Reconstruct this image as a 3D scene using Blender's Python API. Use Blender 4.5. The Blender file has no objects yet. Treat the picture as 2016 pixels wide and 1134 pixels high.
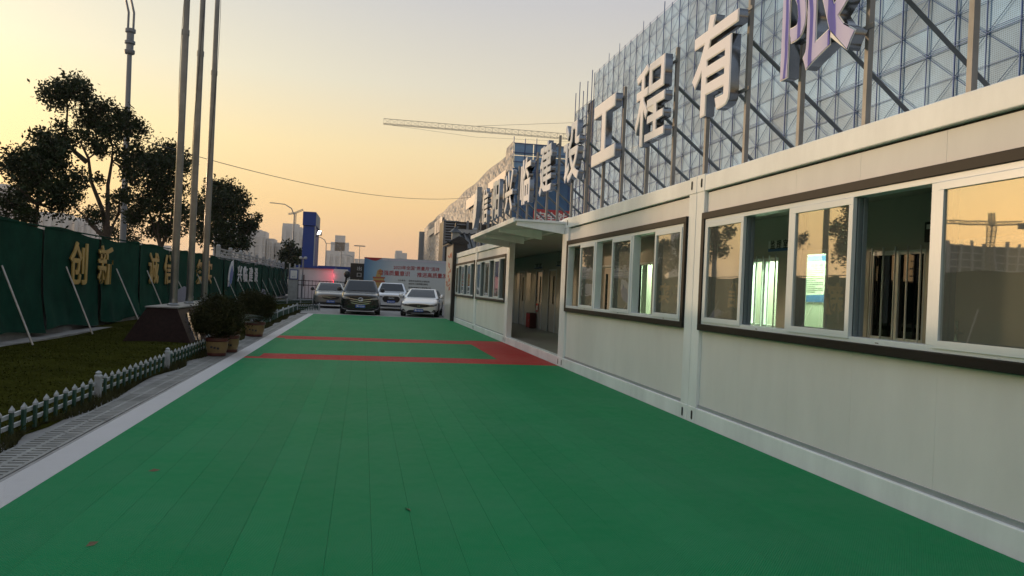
import bpy, bmesh, math, random
import numpy as np
from mathutils import Vector, Matrix
from mathutils.bvhtree import BVHTree
R = math.radians
random.seed(7)
S = bpy.context.scene
COL = S.collection

# ------------------------------------------------------------------ camera
cd = bpy.data.cameras.new('camera'); cam = bpy.data.objects.new('camera', cd); COL.objects.link(cam)
cd.sensor_width = 36; cd.lens = 36 * 1512.3 / 2016; cd.clip_start = .05; cd.clip_end = 4000
yaw, pitch, roll, CAMH = .19155, .00222, .04445, 1.4543
f0 = Vector((math.sin(yaw), math.cos(yaw), 0)); r0 = Vector((math.cos(yaw), -math.sin(yaw), 0)); u0 = Vector((0, 0, 1))
fw = f0 * math.cos(pitch) + u0 * math.sin(pitch); up = u0 * math.cos(pitch) - f0 * math.sin(pitch)
rt = r0 * math.cos(roll) + up * math.sin(roll); up2 = up * math.cos(roll) - r0 * math.sin(roll)
M = Matrix((rt, up2, -fw)).transposed().to_4x4(); M.translation = Vector((0, 0, CAMH))
cam.matrix_world = M
S.camera = cam

# ------------------------------------------------------------------ sky, sun, exposure
SUN_AZ, SUN_EL = -47.0, 3.6          # degrees left of +Y, above horizon
SUN_DIR = Vector((math.sin(R(SUN_AZ)) * math.cos(R(SUN_EL)), math.cos(R(SUN_AZ)) * math.cos(R(SUN_EL)), math.sin(R(SUN_EL))))
wd = bpy.data.worlds.new('World'); S.world = wd; wd.use_nodes = True
nt = wd.node_tree; N = nt.nodes; L = nt.links; N.clear()
def nd(tree, t, **kw):
    n = tree.nodes.new(t)
    for k, v in kw.items(): setattr(n, k, v)
    return n
def mth(tree, op, a, b=None, c=None, clamp=False):
    n = tree.nodes.new('ShaderNodeMath'); n.operation = op; n.use_clamp = clamp
    for i, x in enumerate((a, b, c)):
        if x is None: continue
        if isinstance(x, (int, float)): n.inputs[i].default_value = x
        else: tree.links.new(x, n.inputs[i])
    return n.outputs[0]
def ramp(tree, fac, stops, interp='LINEAR'):
    n = tree.nodes.new('ShaderNodeValToRGB'); cr = n.color_ramp; cr.interpolation = interp
    while len(cr.elements) < len(stops): cr.elements.new(.5)
    for e, (p, c) in zip(cr.elements, stops):
        e.position = p; e.color = (*c, 1) if len(c) == 3 else c
    tree.links.new(fac, n.inputs[0]); return n.outputs[0]
tc = nd(nt, 'ShaderNodeTexCoord'); sep = nd(nt, 'ShaderNodeSeparateXYZ'); L.new(tc.outputs['Generated'], sep.inputs[0])
zc = mth(nt, 'MAXIMUM', sep.outputs[2], 0)
base = ramp(nt, zc, [(0, (.66, .41, .29)), (.04, (.72, .435, .25)), (.10, (.79, .53, .265)), (.17, (.785, .615, .365)), (.25, (.655, .605, .505)),
                     (.35, (.52, .51, .53)), (.55, (.50, .55, .62)), (1, (.48, .57, .72))])
dotn = nd(nt, 'ShaderNodeVectorMath', operation='DOT_PRODUCT'); L.new(tc.outputs['Generated'], dotn.inputs[0]); dotn.inputs[1].default_value = SUN_DIR
dp = dotn.outputs['Value']
glow = mth(nt, 'POWER', mth(nt, 'MAXIMUM', dp, 0), 5.0)
fac = nd(nt, 'ShaderNodeMapRange'); L.new(dp, fac.inputs[0])
for i, v in enumerate((-1, .45, .62, 1.0)): fac.inputs[i + 1].default_value = v
mulc = nd(nt, 'ShaderNodeMix', data_type='RGBA', blend_type='MULTIPLY'); mulc.inputs[0].default_value = 1
L.new(base, mulc.inputs[6]); L.new(fac.outputs[0], mulc.inputs[7])
gl = nd(nt, 'ShaderNodeVectorMath', operation='SCALE'); gl.inputs[0].default_value = (.30, .33, .15); L.new(glow, gl.inputs['Scale'])
addc = nd(nt, 'ShaderNodeMix', data_type='RGBA', blend_type='ADD'); addc.inputs[0].default_value = 1
L.new(mulc.outputs[2], addc.inputs[6]); L.new(gl.outputs[0], addc.inputs[7])
sky = nd(nt, 'ShaderNodeTexSky', sky_type='NISHITA'); sky.sun_disc = False
sky.sun_elevation = R(SUN_EL); sky.sun_rotation = R(SUN_AZ); sky.air_density = 1.5; sky.dust_density = 4; sky.ozone_density = 1
glow2 = mth(nt, 'POWER', mth(nt, 'MAXIMUM', dp, 0), 30.0)
gl2 = nd(nt, 'ShaderNodeVectorMath', operation='SCALE'); gl2.inputs[0].default_value = (1.1, .82, .42); L.new(glow2, gl2.inputs['Scale'])
add2 = nd(nt, 'ShaderNodeMix', data_type='RGBA', blend_type='ADD'); add2.inputs[0].default_value = 1; L.new(addc.outputs[2], add2.inputs[6]); L.new(gl2.outputs[0], add2.inputs[7])
bg1 = nd(nt, 'ShaderNodeBackground'); L.new(add2.outputs[2], bg1.inputs[0]); bg1.inputs[1].default_value = .92
bg2 = nd(nt, 'ShaderNodeBackground'); L.new(sky.outputs[0], bg2.inputs[0]); bg2.inputs[1].default_value = .05
ash = nd(nt, 'ShaderNodeAddShader'); L.new(bg1.outputs[0], ash.inputs[0]); L.new(bg2.outputs[0], ash.inputs[1])
wo = nd(nt, 'ShaderNodeOutputWorld'); L.new(ash.outputs[0], wo.inputs[0])
sl = bpy.data.lights.new('sun', 'SUN'); sl.energy = 3.2; sl.angle = R(2.5); sl.color = (1, .66, .38)
so = bpy.data.objects.new('sun', sl); COL.objects.link(so); so.location = (-60, 60, 40)
so.rotation_euler = SUN_DIR.to_track_quat('Z', 'Y').to_euler()
vs = S.view_settings; vs.view_transform = 'Standard'; vs.look = 'None'; vs.exposure = .16; vs.gamma = 1; vs.use_curve_mapping = False
S.cycles.use_denoising = True; S.cycles.max_bounces = 8; S.cycles.transparent_max_bounces = 16
S.cycles.caustics_reflective = False; S.cycles.caustics_refractive = False; S.cycles.sample_clamp_indirect = 4

# ------------------------------------------------------------------ materials
MATS = {}
def mat(name, col, rough=.6, metal=0., noise=None, bump=None, spec=.5, emit=None, coat=0., rand=0., col2=None, streak=None):
    """procedural principled material; noise=(scale, amount), bump=(scale, strength)"""
    if name in MATS: return MATS[name]
    m = bpy.data.materials.new(name); m.use_nodes = True; t = m.node_tree; b = t.nodes['Principled BSDF']
    b.inputs['Base Color'].default_value = (*col, 1); b.inputs['Roughness'].default_value = rough
    b.inputs['Metallic'].default_value = metal; b.inputs['Specular IOR Level'].default_value = spec; b.inputs['Coat Weight'].default_value = coat
    geo = t.nodes.new('ShaderNodeNewGeometry')
    c = None
    if noise:
        n = t.nodes.new('ShaderNodeTexNoise'); n.inputs['Scale'].default_value = noise[0]; n.inputs['Detail'].default_value = 6; n.inputs['Roughness'].default_value = .65
        if streak:
            mp = t.nodes.new('ShaderNodeMapping'); mp.inputs['Scale'].default_value = streak; t.links.new(geo.outputs['Position'], mp.inputs[0]); t.links.new(mp.outputs[0], n.inputs['Vector'])
        else: t.links.new(geo.outputs['Position'], n.inputs['Vector'])
        a = noise[1]; c2 = col2 or tuple(min(1, x * (1 + a)) for x in col)
        c = ramp(t, n.outputs[0], [(.3, tuple(x * (1 - a) for x in col)), (.7, c2)])
    if rand:
        oi = t.nodes.new('ShaderNodeObjectInfo'); mr = t.nodes.new('ShaderNodeMapRange')
        t.links.new(oi.outputs['Random'], mr.inputs[0]); mr.inputs[3].default_value = 1 - rand; mr.inputs[4].default_value = 1 + rand
        mx = nd(t, 'ShaderNodeMix', data_type='RGBA', blend_type='MULTIPLY'); mx.inputs[0].default_value = 1
        if c is None: mx.inputs[6].default_value = (*col, 1)
        else: t.links.new(c, mx.inputs[6])
        t.links.new(mr.outputs[0], mx.inputs[7]); c = mx.outputs[2]
    if c is not None: t.links.new(c, b.inputs['Base Color'])
    if bump:
        n2 = t.nodes.new('ShaderNodeTexNoise'); n2.inputs['Scale'].default_value = bump[0]; n2.inputs['Detail'].default_value = 4; t.links.new(geo.outputs['Position'], n2.inputs['Vector'])
        bp = t.nodes.new('ShaderNodeBump'); bp.inputs['Strength'].default_value = bump[1]; bp.inputs['Distance'].default_value = .02
        t.links.new(n2.outputs[0], bp.inputs['Height']); t.links.new(bp.outputs[0], b.inputs['Normal'])
    if emit:
        b.inputs['Emission Color'].default_value = (*emit[0], 1); b.inputs['Emission Strength'].default_value = emit[1]
    MATS[name] = m; return m

def mat_tiles(name, col, col2):
    """plastic interlocking sport floor: woven bump, dusty scuffs"""
    m = mat(name, col, .6, rand=.05, spec=.05); t = m.node_tree; b = t.nodes['Principled BSDF']
    geo = t.nodes.new('ShaderNodeNewGeometry'); sp = t.nodes.new('ShaderNodeSeparateXYZ'); t.links.new(geo.outputs['Position'], sp.inputs[0])
    k = 2 * math.pi / .016
    sx = mth(t, 'SINE', mth(t, 'MULTIPLY', sp.outputs[0], k)); sy = mth(t, 'SINE', mth(t, 'MULTIPLY', sp.outputs[1], k * .8))
    w = mth(t, 'MULTIPLY', sx, sy)
    bp = t.nodes.new('ShaderNodeBump'); bp.inputs['Strength'].default_value = .9; bp.inputs['Distance'].default_value = .004
    t.links.new(w, bp.inputs['Height']); t.links.new(bp.outputs[0], b.inputs['Normal'])
    n = t.nodes.new('ShaderNodeTexNoise'); n.inputs['Scale'].default_value = .55; n.inputs['Detail'].default_value = 8; n.inputs['Roughness'].default_value = .7
    t.links.new(geo.outputs['Position'], n.inputs['Vector'])
    n3 = t.nodes.new('ShaderNodeTexNoise'); n3.inputs['Scale'].default_value = 9; n3.inputs['Detail'].default_value = 5; t.links.new(geo.outputs['Position'], n3.inputs['Vector'])
    dust = mth(t, 'MULTIPLY', ramp(t, n.outputs[0], [(.42, (0, 0, 0)), (.66, (1, 1, 1))]), mth(t, 'ADD', mth(t, 'MULTIPLY', n3.outputs[0], .5), mth(t, 'MULTIPLY', w, .3)))
    mx = nd(t, 'ShaderNodeMix', data_type='RGBA'); t.links.new(dust, mx.inputs[0]); mx.inputs[7].default_value = (*col2, 1)
    src = b.inputs['Base Color'].links[0].from_socket; t.links.new(src, mx.inputs[6]); t.links.new(mx.outputs[2], b.inputs['Base Color'])
    rg = t.nodes.new('ShaderNodeMapRange'); t.links.new(n3.outputs[0], rg.inputs[0]); rg.inputs[3].default_value = .42; rg.inputs[4].default_value = .62
    t.links.new(rg.outputs[0], b.inputs['Roughness']); return m
def mat_glass(name, tint, refl, rough=.015, dust=.0):
    m = bpy.data.materials.new(name); m.use_nodes = True; t = m.node_tree; t.nodes.clear()
    tr = t.nodes.new('ShaderNodeBsdfTransparent'); tr.inputs[0].default_value = (*tint, 1)
    g = t.nodes.new('ShaderNodeBsdfGlossy'); g.inputs['Roughness'].default_value = rough; g.inputs[0].default_value = (.95, .95, .95, 1)
    lw = t.nodes.new('ShaderNodeLayerWeight'); lw.inputs[0].default_value = .5
    fa = mth(t, 'ADD', mth(t, 'MULTIPLY', mth(t, 'POWER', lw.outputs['Facing'], 3), .5), refl, clamp=True)
    geo = t.nodes.new('ShaderNodeNewGeometry'); n = t.nodes.new('ShaderNodeTexNoise'); n.inputs['Scale'].default_value = 1.3; t.links.new(geo.outputs['Position'], n.inputs['Vector'])
    bp = t.nodes.new('ShaderNodeBump'); bp.inputs['Strength'].default_value = .05; bp.inputs['Distance'].default_value = .02; t.links.new(n.outputs[0], bp.inputs['Height']); t.links.new(bp.outputs[0], g.inputs['Normal'])
    mx = t.nodes.new('ShaderNodeMixShader'); t.links.new(fa, mx.inputs[0]); t.links.new(tr.outputs[0], mx.inputs[1]); t.links.new(g.outputs[0], mx.inputs[2])
    df = t.nodes.new('ShaderNodeBsdfDiffuse'); df.inputs[0].default_value = (.5, .5, .47, 1); m2 = t.nodes.new('ShaderNodeMixShader'); m2.inputs[0].default_value = dust
    t.links.new(mx.outputs[0], m2.inputs[1]); t.links.new(df.outputs[0], m2.inputs[2])
    o = t.nodes.new('ShaderNodeOutputMaterial'); t.links.new(m2.outputs[0], o.inputs[0]); MATS[name] = m; return m
def mat_mesh_panel(name, col, holes):
    """perforated blue climbing-screen sheet: rows of small holes"""
    m = mat(name, col, .45, .15, noise=(.25, .3), rand=.22); t = m.node_tree; b = t.nodes['Principled BSDF']
    geo = t.nodes.new('ShaderNodeNewGeometry'); sp = t.nodes.new('ShaderNodeSeparateXYZ'); t.links.new(geo.outputs['Position'], sp.inputs[0])
    sy = mth(t, 'SINE', mth(t, 'MULTIPLY', sp.outputs[1], 2 * math.pi / .12)); sz = mth(t, 'SINE', mth(t, 'MULTIPLY', sp.outputs[2], 2 * math.pi / .10))
    w = mth(t, 'MULTIPLY', mth(t, 'GREATER_THAN', sy, -.45), mth(t, 'GREATER_THAN', sz, -.1))
    al = mth(t, 'SUBTRACT', 1, mth(t, 'MULTIPLY', w, holes)); t.links.new(al, b.inputs['Alpha']); return m

G = mat
M_green = mat_tiles('mat_green', (.008, .25, .088), (.10, .30, .175))
M_red = mat_tiles('mat_red', (.48, .035, .035), (.46, .20, .17))
M_white = mat_tiles('mat_white', (.66, .64, .64), (.50, .49, .47))
M_ground = G('asphalt', (.16, .15, .145), .85, noise=(.7, .25), bump=(40, .4))
M_conc = G('concrete', (.27, .26, .25), .85, noise=(2.5, .3), bump=(30, .3))
M_grate = G('grate_resin', (.22, .22, .21), .7, noise=(3, .3), rand=.12)
M_dark = G('dark_void', (.012, .012, .012), .9)
M_soil = G('lawn_soil', (.036, .037, .007), .95, spec=0., noise=(1.4, .35), bump=(25, .8))
M_grass = G('grass_blade', (.048, .052, .010), .9, spec=0., rand=0, noise=(1.1, .4))
M_panel = G('wall_panel_cream', (.73, .735, .725), .5, noise=(.9, .09), bump=(180, .08), streak=(1, 1, .35))
M_rail = G('frame_white_grey', (.83, .875, .90), .38, noise=(1.6, .12), bump=(60, .05), streak=(1, 1, .3))
M_flash = G('zinc_flashing', (.40, .42, .45), .35, .3, noise=(3, .1))
M_brown = G('brown_surround', (.020, .0185, .018), .45, 0., spec=.14, noise=(2, .2))
M_upvc = G('white_upvc', (.68, .75, .79), .3, noise=(2, .05))
M_track = G('blue_grey_track', (.20, .26, .29), .35, .3)
M_black = G('black_paint', (.012, .013, .016), .35, noise=(4, .3))
M_int = G('interior_wall', (.47, .48, .45), .6, noise=(1, .05))
M_floor = G('interior_floor', (.22, .225, .21), .4, noise=(2, .12))
M_door = G('interior_door', (.48, .47, .44), .5, noise=(1, .05))
M_steel = G('galvanised_steel', (.42, .41, .40), .4, .7, noise=(5, .25))
M_tube = G('sign_frame_grey', (.17, .18, .185), .5, .3, noise=(4, .25))
M_stain = G('stainless', (.20, .205, .205), .36, .85, noise=(2.5, .22), bump=(4, .1))
M_post = G('sign_post_light', (.22, .22, .215), .45, .2, noise=(4, .2))
M_brc = G('sign_brace_dark', (.12, .135, .145), .5, .2, noise=(4, .25))
M_return = G('letter_return', (.22, .23, .245), .18, .9, noise=(3, .25), bump=(5, .15))
M_trim = G('letter_trim', (.88, .87, .85), .4)
M_face = G('letter_face', (.90, .87, .94), .28, noise=(.8, .04))
M_gold = G('gold_letter', (.50, .33, .09), .4, .3, noise=(6, .2))
M_net = G('green_net', (.008, .050, .032), .9, spec=.08, noise=(1.8, .25), bump=(160, .5), rand=.08)
M_wallc = G('wall_render', (.30, .30, .29), .9, noise=(2, .2))
M_wht = G('white_paint', (.37, .385, .40), .5, noise=(6, .18))
M_pick = G('picket_green', (.012, .055, .036), .5, noise=(8, .25))
M_gran = G('brown_granite', (.020, .0095, .0075), .55, noise=(18, .4), spec=.08)
M_grantop = G('grey_granite', (.22, .21, .20), .45, noise=(20, .3))
M_potY = G('pot_yellow', (.21, .145, .06), .45, noise=(5, .25))
M_potR = G('pot_red', (.09, .022, .018), .45, noise=(5, .3))
M_bark = G('bark', (.055, .042, .033), .9, noise=(12, .4), bump=(30, .8))
M_leaf = G('leaf', (.020, .032, .012), .6, noise=(3.5, .55), spec=.15)
M_jun = G('juniper', (.024, .036, .014), .8, spec=.1, noise=(6, .6), col2=(.055, .052, .018))
M_cyc = G('cycad_frond', (.022, .045, .022), .45, noise=(8, .4))
M_scaf = G('scaffold_blue', (.022, .075, .24), .45, .3, noise=(1, .3))
M_mesh = mat_mesh_panel('screen_panel', (.125, .265, .46), .42)
M_slab = G('building_concrete', (.50, .52, .53), .8, noise=(.4, .2))
M_bluenet = G('blue_net', (.018, .11, .26), .7, noise=(.12, .25), bump=(2.5, .6))
M_crink = G('crinkled_screen', (.15, .17, .20), .55, .1, noise=(.5, .3))
M_grey = G('tower_render', (.52, .53, .54), .8, noise=(.05, .1))
M_tin = G('pale_tin', (.62, .63, .64), .5, noise=(1, .08))
M_blue = G('company_blue', (.012, .05, .26), .45, noise=(.5, .1))
M_yel = G('crane_yellow', (.40, .36, .28), .5, noise=(1, .2))
M_lamp = G('lamp_lens', (.9, .9, .9), .3, emit=((1, .95, .85), 8))
M_pole = G('lamp_post_grey', (.22, .24, .27), .5, .3)
M_text = G('print_black', (.03, .03, .035), .6)
M_redtxt = G('print_red', (.33, .02, .03), .55)
M_blutxt = G('print_blue', (.05, .14, .38), .5)
M_whtxt = G('print_white', (.75, .75, .75), .5)
M_bann = G('banner_red', (.42, .02, .03), .6)
M_glass = mat_glass('window_glass', (.88, .91, .88), .19, dust=.085)
M_cglass = mat_glass('car_glass', (.10, .11, .115), .03)
M_tyre = G('rubber', (.02, .02, .02), .8); M_rim = G('alloy', (.45, .45, .46), .3, .9)
M_chrome = G('chrome', (.75, .75, .75), .12, 1.)
M_plate = G('plate_blue', (.02, .10, .42), .4)
M_hl = G('headlight', (.35, .36, .38), .08, .5)

# ------------------------------------------------------------------ geometry helpers
class MB:
    def __init__(s): s.v = []; s.f = []
    def add(s, vs, fs):
        o = len(s.v); s.v += [tuple(v) for v in vs]; s.f += [tuple(i + o for i in f) for f in fs]; return s
    def box(s, x0, x1, y0, y1, z0, z1):
        return s.add([(x0, y0, z0), (x1, y0, z0), (x1, y1, z0), (x0, y1, z0), (x0, y0, z1), (x1, y0, z1), (x1, y1, z1), (x0, y1, z1)],
                     [(0, 3, 2, 1), (4, 5, 6, 7), (0, 1, 5, 4), (1, 2, 6, 5), (2, 3, 7, 6), (3, 0, 4, 7)])
    def tube(s, pts, rs, n=8, cap=True):
        pts = [Vector(p) for p in pts]
        if isinstance(rs, (int, float)): rs = [rs] * len(pts)
        rings = []
        for i, p in enumerate(pts):
            d = (pts[min(i + 1, len(pts) - 1)] - pts[max(i - 1, 0)]).normalized()
            a = d.cross(Vector((0, 0, 1)) if abs(d.z) < .95 else Vector((1, 0, 0))).normalized(); b = d.cross(a)
            rings.append([p + (a * math.cos(2 * math.pi * k / n) + b * math.sin(2 * math.pi * k / n)) * rs[i] for k in range(n)])
        vs = [q for r in rings for q in r]; fs = []
        for i in range(len(pts) - 1):
            for k in range(n):
                k2 = (k + 1) % n; fs.append((i * n + k, i * n + k2, (i + 1) * n + k2, (i + 1) * n + k))
        if cap: fs += [tuple(range(n)), tuple((len(pts) - 1) * n + k for k in reversed(range(n)))]
        return s.add(vs, fs)
    def lathe(s, prof, c=(0, 0, 0), n=20):
        vs = []; fs = []
        for r, z in prof:
            vs += [(c[0] + r * math.cos(2 * math.pi * k / n), c[1] + r * math.sin(2 * math.pi * k / n), c[2] + z) for k in range(n)]
        for i in range(len(prof) - 1):
            for k in range(n):
                k2 = (k + 1) % n; fs.append((i * n + k, i * n + k2, (i + 1) * n + k2, (i + 1) * n + k))
        fs += [tuple(reversed(range(n))), tuple((len(prof) - 1) * n + k for k in range(n))]
        return s.add(vs, fs)
    def prism(s, poly, o, X, Y, d0, d1):
        """poly in plane (X,Y) at o, from d0 to d1 along X x Y"""
        o, X, Y = Vector(o), Vector(X), Vector(Y); Z = X.cross(Y); n = len(poly)
        vs = [o + X * a + Y * b + Z * d0 for a, b in poly] + [o + X * a + Y * b + Z * d1 for a, b in poly]
        fs = [tuple(reversed(range(n))), tuple(range(n, 2 * n))] + [(k, (k + 1) % n, n + (k + 1) % n, n + k) for k in range(n)]
        return s.add(vs, fs)
    def mesh(s, name='m'):
        me = bpy.data.meshes.new(name); me.from_pydata(s.v, [], s.f); me.validate(); return me
def rootloc(p):
    l = Vector((0, 0, 0))
    while p is not None: l = l + p.location; p = p.parent
    return l
def thing(name, label, cat, loc=(0, 0, 0), rotz=0., group=None):
    o = bpy.data.objects.new(name, None); COL.objects.link(o); o.empty_display_size = .2
    o.location = loc; o.rotation_euler = (0, 0, rotz); o['label'] = label; o['category'] = cat
    if group: o['group'] = group
    return o
def obj(name, mb, m, parent=None, local=False, smooth=False, bevel=0., kind=None, label=None):
    me = mb.mesh(name) if isinstance(mb, MB) else mb
    if parent is not None and not local:
        me.transform(Matrix.Translation(-rootloc(parent)))
    if m is not None: me.materials.append(m)
    if smooth:
        me.polygons.foreach_set('use_smooth', [True] * len(me.polygons)); me.set_sharp_from_angle(angle=R(40))
    o = bpy.data.objects.new(name, me); COL.objects.link(o); o.parent = parent
    if bevel:
        md = o.modifiers.new('bevel', 'BEVEL'); md.width = bevel; md.segments = 2; md.limit_method = 'ANGLE'
    if kind: o['kind'] = kind
    if label: o['label'] = label
    return o
def tag(o, label, cat, group=None):
    o['label'] = label; o['category'] = cat
    if group: o['group'] = group
    return o
def inst(src, name, parent, wloc, rotz=0., sc=None):
    o = bpy.data.objects.new(name, src.data if hasattr(src, 'data') else src); COL.objects.link(o); o.parent = parent
    o.location = Vector(wloc) - (rootloc(parent) if parent else Vector((0, 0, 0))); o.rotation_euler = (0, 0, rotz)
    if sc: o.scale = sc
    return o
def text_mesh(s, o, X, Y, w=None, h=None, depth=.004, bold=0., cx=True, shear=0., inset=0.):
    """text laid in plane (X, Y) centred at o; scaled to w x h; extruded depth along X x Y"""
    cu = bpy.data.curves.new('t', 'FONT'); cu.body = s; cu.offset = bold; cu.resolution_u = 2; cu.extrude = .5; cu.shear = shear; cu.align_x = 'LEFT'
    t = bpy.data.objects.new('t', cu); COL.objects.link(t)
    dg = bpy.context.evaluated_depsgraph_get(); me = bpy.data.meshes.new_from_object(t.evaluated_get(dg))
    bpy.data.objects.remove(t); bpy.data.curves.remove(cu)
    n = len(me.vertices); a = np.zeros(n * 3); me.vertices.foreach_get('co', a); a = a.reshape(-1, 3)
    mn, mxx = a.min(0), a.max(0); ext = mxx - mn
    if w is None and h is not None: w = ext[0] * h / ext[1]
    if h is None: h = ext[1] * w / ext[0]
    a[:, 0] = ((a[:, 0] - mn[0]) / ext[0] - (.5 if cx else 0)) * (w - 2 * inset); a[:, 1] = ((a[:, 1] - mn[1]) / ext[1] - .5) * (h - 2 * inset); a[:, 2] = (a[:, 2] - mn[2]) / ext[2] * depth
    X, Y = np.array(X, float), np.array(Y, float); Z = np.cross(X, Y)
    b = np.array(o, float) + a[:, :1] * X + a[:, 1:2] * Y + a[:, 2:] * Z
    me.vertices.foreach_set('co', b.ravel()); me.materials.clear(); me.update(); return me

# ------------------------------------------------------------------ ground and paving
o = obj('ground', MB().add([(-1500, -200, -.06), (1500, -200, -.06), (1500, 2500, -.06), (-1500, 2500, -.06)], [(0, 1, 2, 3)]), M_ground); o['kind'] = 'structure'
o = obj('concrete_apron', MB().box(-2.95, 3.9, -6, 60, -.2, -.035), M_conc); o['kind'] = 'structure'
F = 3.876; J1 = 8.626; ST = 6.075
J = [J1 + ST * k for k in range(-2, 5)]            # joints: -3.52, 2.55, 8.63, 14.70, 20.78, 26.85, 32.93
J0, JA, JB, JC, JD, JE, JF = J

mat_root = bpy.data.objects.new('sport_floor', None); COL.objects.link(mat_root); mat_root['kind'] = 'structure'
TW = .244; x = -2.085; i = 0
MAT_END = 35.0
segs_cache = {}
def strip(x0, x1, y0, y1, m):
    o = obj('floor_strip', MB().box(x0 + .0008, x1 - .0008, y0 + .001, y1 - .001, -.03, 0), m, mat_root)
strip(-2.345, -2.085, -6, MAT_END, M_white)
while x < 3.78:
    x1 = min(x + TW, 3.838); xc = (x + x1) / 2
    a0 = 14.66; a1 = 15.66 if xc > -1.75 else 14.98
    b0 = 19.62 if xc > -1.8 else 19.95; b1 = 20.72 if xc < 2.9 else 20.95
    cuts = [(-6, a0, M_green), (a0, a1, M_red)]
    cuts += [(a1, b0, M_green), (b0, b1, M_red)] if xc < 2.82 else [(a1, b1, M_red)]
    cuts += [(b1, MAT_END, M_green)]
    for y0, y1, m in cuts: strip(x, x1, y0, y1, m)
    x += TW; i += 1
obj('edge_strip', MB().box(-2.345, 3.838, MAT_END, MAT_END + .06, -.03, .004), M_white, mat_root)

# drain channel with slotted covers
dr = bpy.data.objects.new('drain_channel', None); COL.objects.link(dr); dr['kind'] = 'structure'; dr.location = (-2.56, 0, 0)
obj('channel_bed', MB().box(-2.74, -2.40, -4, 36, -.034, -.03), M_dark, dr)
gp = MB(); PL = .62
for x0, x1 in ((-.165, -.135), (-.018, .018), (.135, .165)): gp.box(x0, x1, .006, PL - .006, -.025, 0)
nb = 7
for k in range(nb + 1):
    yc = .012 + (PL - .024) * k / nb
    for x0, x1 in ((-.135, -.018), (.018, .135)): gp.box(x0, x1, yc - .026, yc + .026, -.022, -.001)
gme = gp.mesh('drain_cover'); gme.materials.append(M_grate)
yy = -3.0; k = 0
while yy < 34.5:
    o = inst(gme, 'drain_cover', dr, (-2.57 + random.uniform(-.006, .006), yy, random.uniform(-.012, -.004)), random.uniform(-.008, .008)); yy += PL; k += 1
obj('kerb_edge', MB().box(-2.395, -2.352, -5, MAT_END, -.034, -.012), M_conc, mat_root)

# lawn: soil with a slight swell, blades as one mass
lawn = bpy.data.objects.new('lawn', None); COL.objects.link(lawn); lawn['kind'] = 'structure'
nx, ny = 14, 130
def lz(x, y): return .02 + .035 * math.sin(x * 1.7 + y * .31) * math.cos(y * .53) + .03 * max(0, (-x - 3.3) / 3)
vs_, fs_ = [], []
for j in range(ny + 1):
    for k in range(nx + 1):
        xx = -6.62 + (3.72 + .06 * math.sin(j * 1.3)) * k / nx; yv = -4 + 62 * j / ny
        vs_.append((xx, yv, lz(xx, yv) if k < nx else -.03))
for j in range(ny):
    for k in range(nx): a = j * (nx + 1) + k; fs_.append((a, a + 1, a + nx + 2, a + nx + 1))
obj('turf_bed', MB().add(vs_, fs_), M_soil, lawn, smooth=True)
obj('verge_gravel', MB().box(-6.64, -6.22, -4, 70, -.1, .055), M_conc, lawn)
rg = np.random.default_rng(3); NB = 52000
yb = 3 + 47 * rg.random(NB) ** 1.6; xb = -6.15 + 3.25 * rg.random(NB)
hb = (.008 + .02 * rg.random(NB)) * (1 + 1.6 * (xb > -3.1)); ab = rg.random(NB) * math.pi; wb = .006 + .004 * rg.random(NB) + yb * .0004
zb = np.array([lz(a, b) for a, b in zip(xb, yb)]) - .004
lx, ly = rg.normal(0, .025, NB), rg.normal(0, .025, NB)
P = np.zeros((NB, 3, 3)); P[:, 0] = np.stack([xb - wb * np.cos(ab), yb - wb * np.sin(ab), zb], 1); P[:, 1] = np.stack([xb + wb * np.cos(ab), yb + wb * np.sin(ab), zb], 1); P[:, 2] = np.stack([xb + lx, yb + ly, zb + hb], 1)
me = bpy.data.meshes.new('grass'); me.from_pydata(P.reshape(-1, 3).tolist(), [], np.arange(NB * 3).reshape(-1, 3).tolist())
o = obj('grass', me, M_grass); tag(o, 'short dull green grass of the lawn before the green hoarding', 'grass'); o['kind'] = 'stuff'

NW = 9000; wy = 3 + 34 * rg.random(NW) ** 1.3; clump = .5 + .5 * np.sin(wy * 2.1 + 1.3 * np.sin(wy * .9)); wx = -2.93 + .17 * rg.random(NW) * clump
wh = (.02 + .07 * rg.random(NW)) * (.3 + clump); wa = rg.random(NW) * math.pi; ww_ = .004 + wy * .0003
Q = np.zeros((NW, 3, 3)); Q[:, 0] = np.stack([wx - ww_ * np.cos(wa), wy - ww_ * np.sin(wa), -.034 + 0 * wx], 1); Q[:, 1] = np.stack([wx + ww_ * np.cos(wa), wy + ww_ * np.sin(wa), -.034 + 0 * wx], 1); Q[:, 2] = np.stack([wx + rg.normal(0, .03, NW), wy + rg.normal(0, .03, NW), wh], 1)
me = bpy.data.meshes.new('weeds'); me.from_pydata(Q.reshape(-1, 3).tolist(), [], np.arange(NW * 3).reshape(-1, 3).tolist())
o = obj('weeds', me, G('weed_blade', (.06, .058, .024), .9, noise=(3, .4), spec=.1)); tag(o, 'straggly weeds along the foot of the low picket fence', 'weeds'); o['kind'] = 'stuff'

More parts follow.
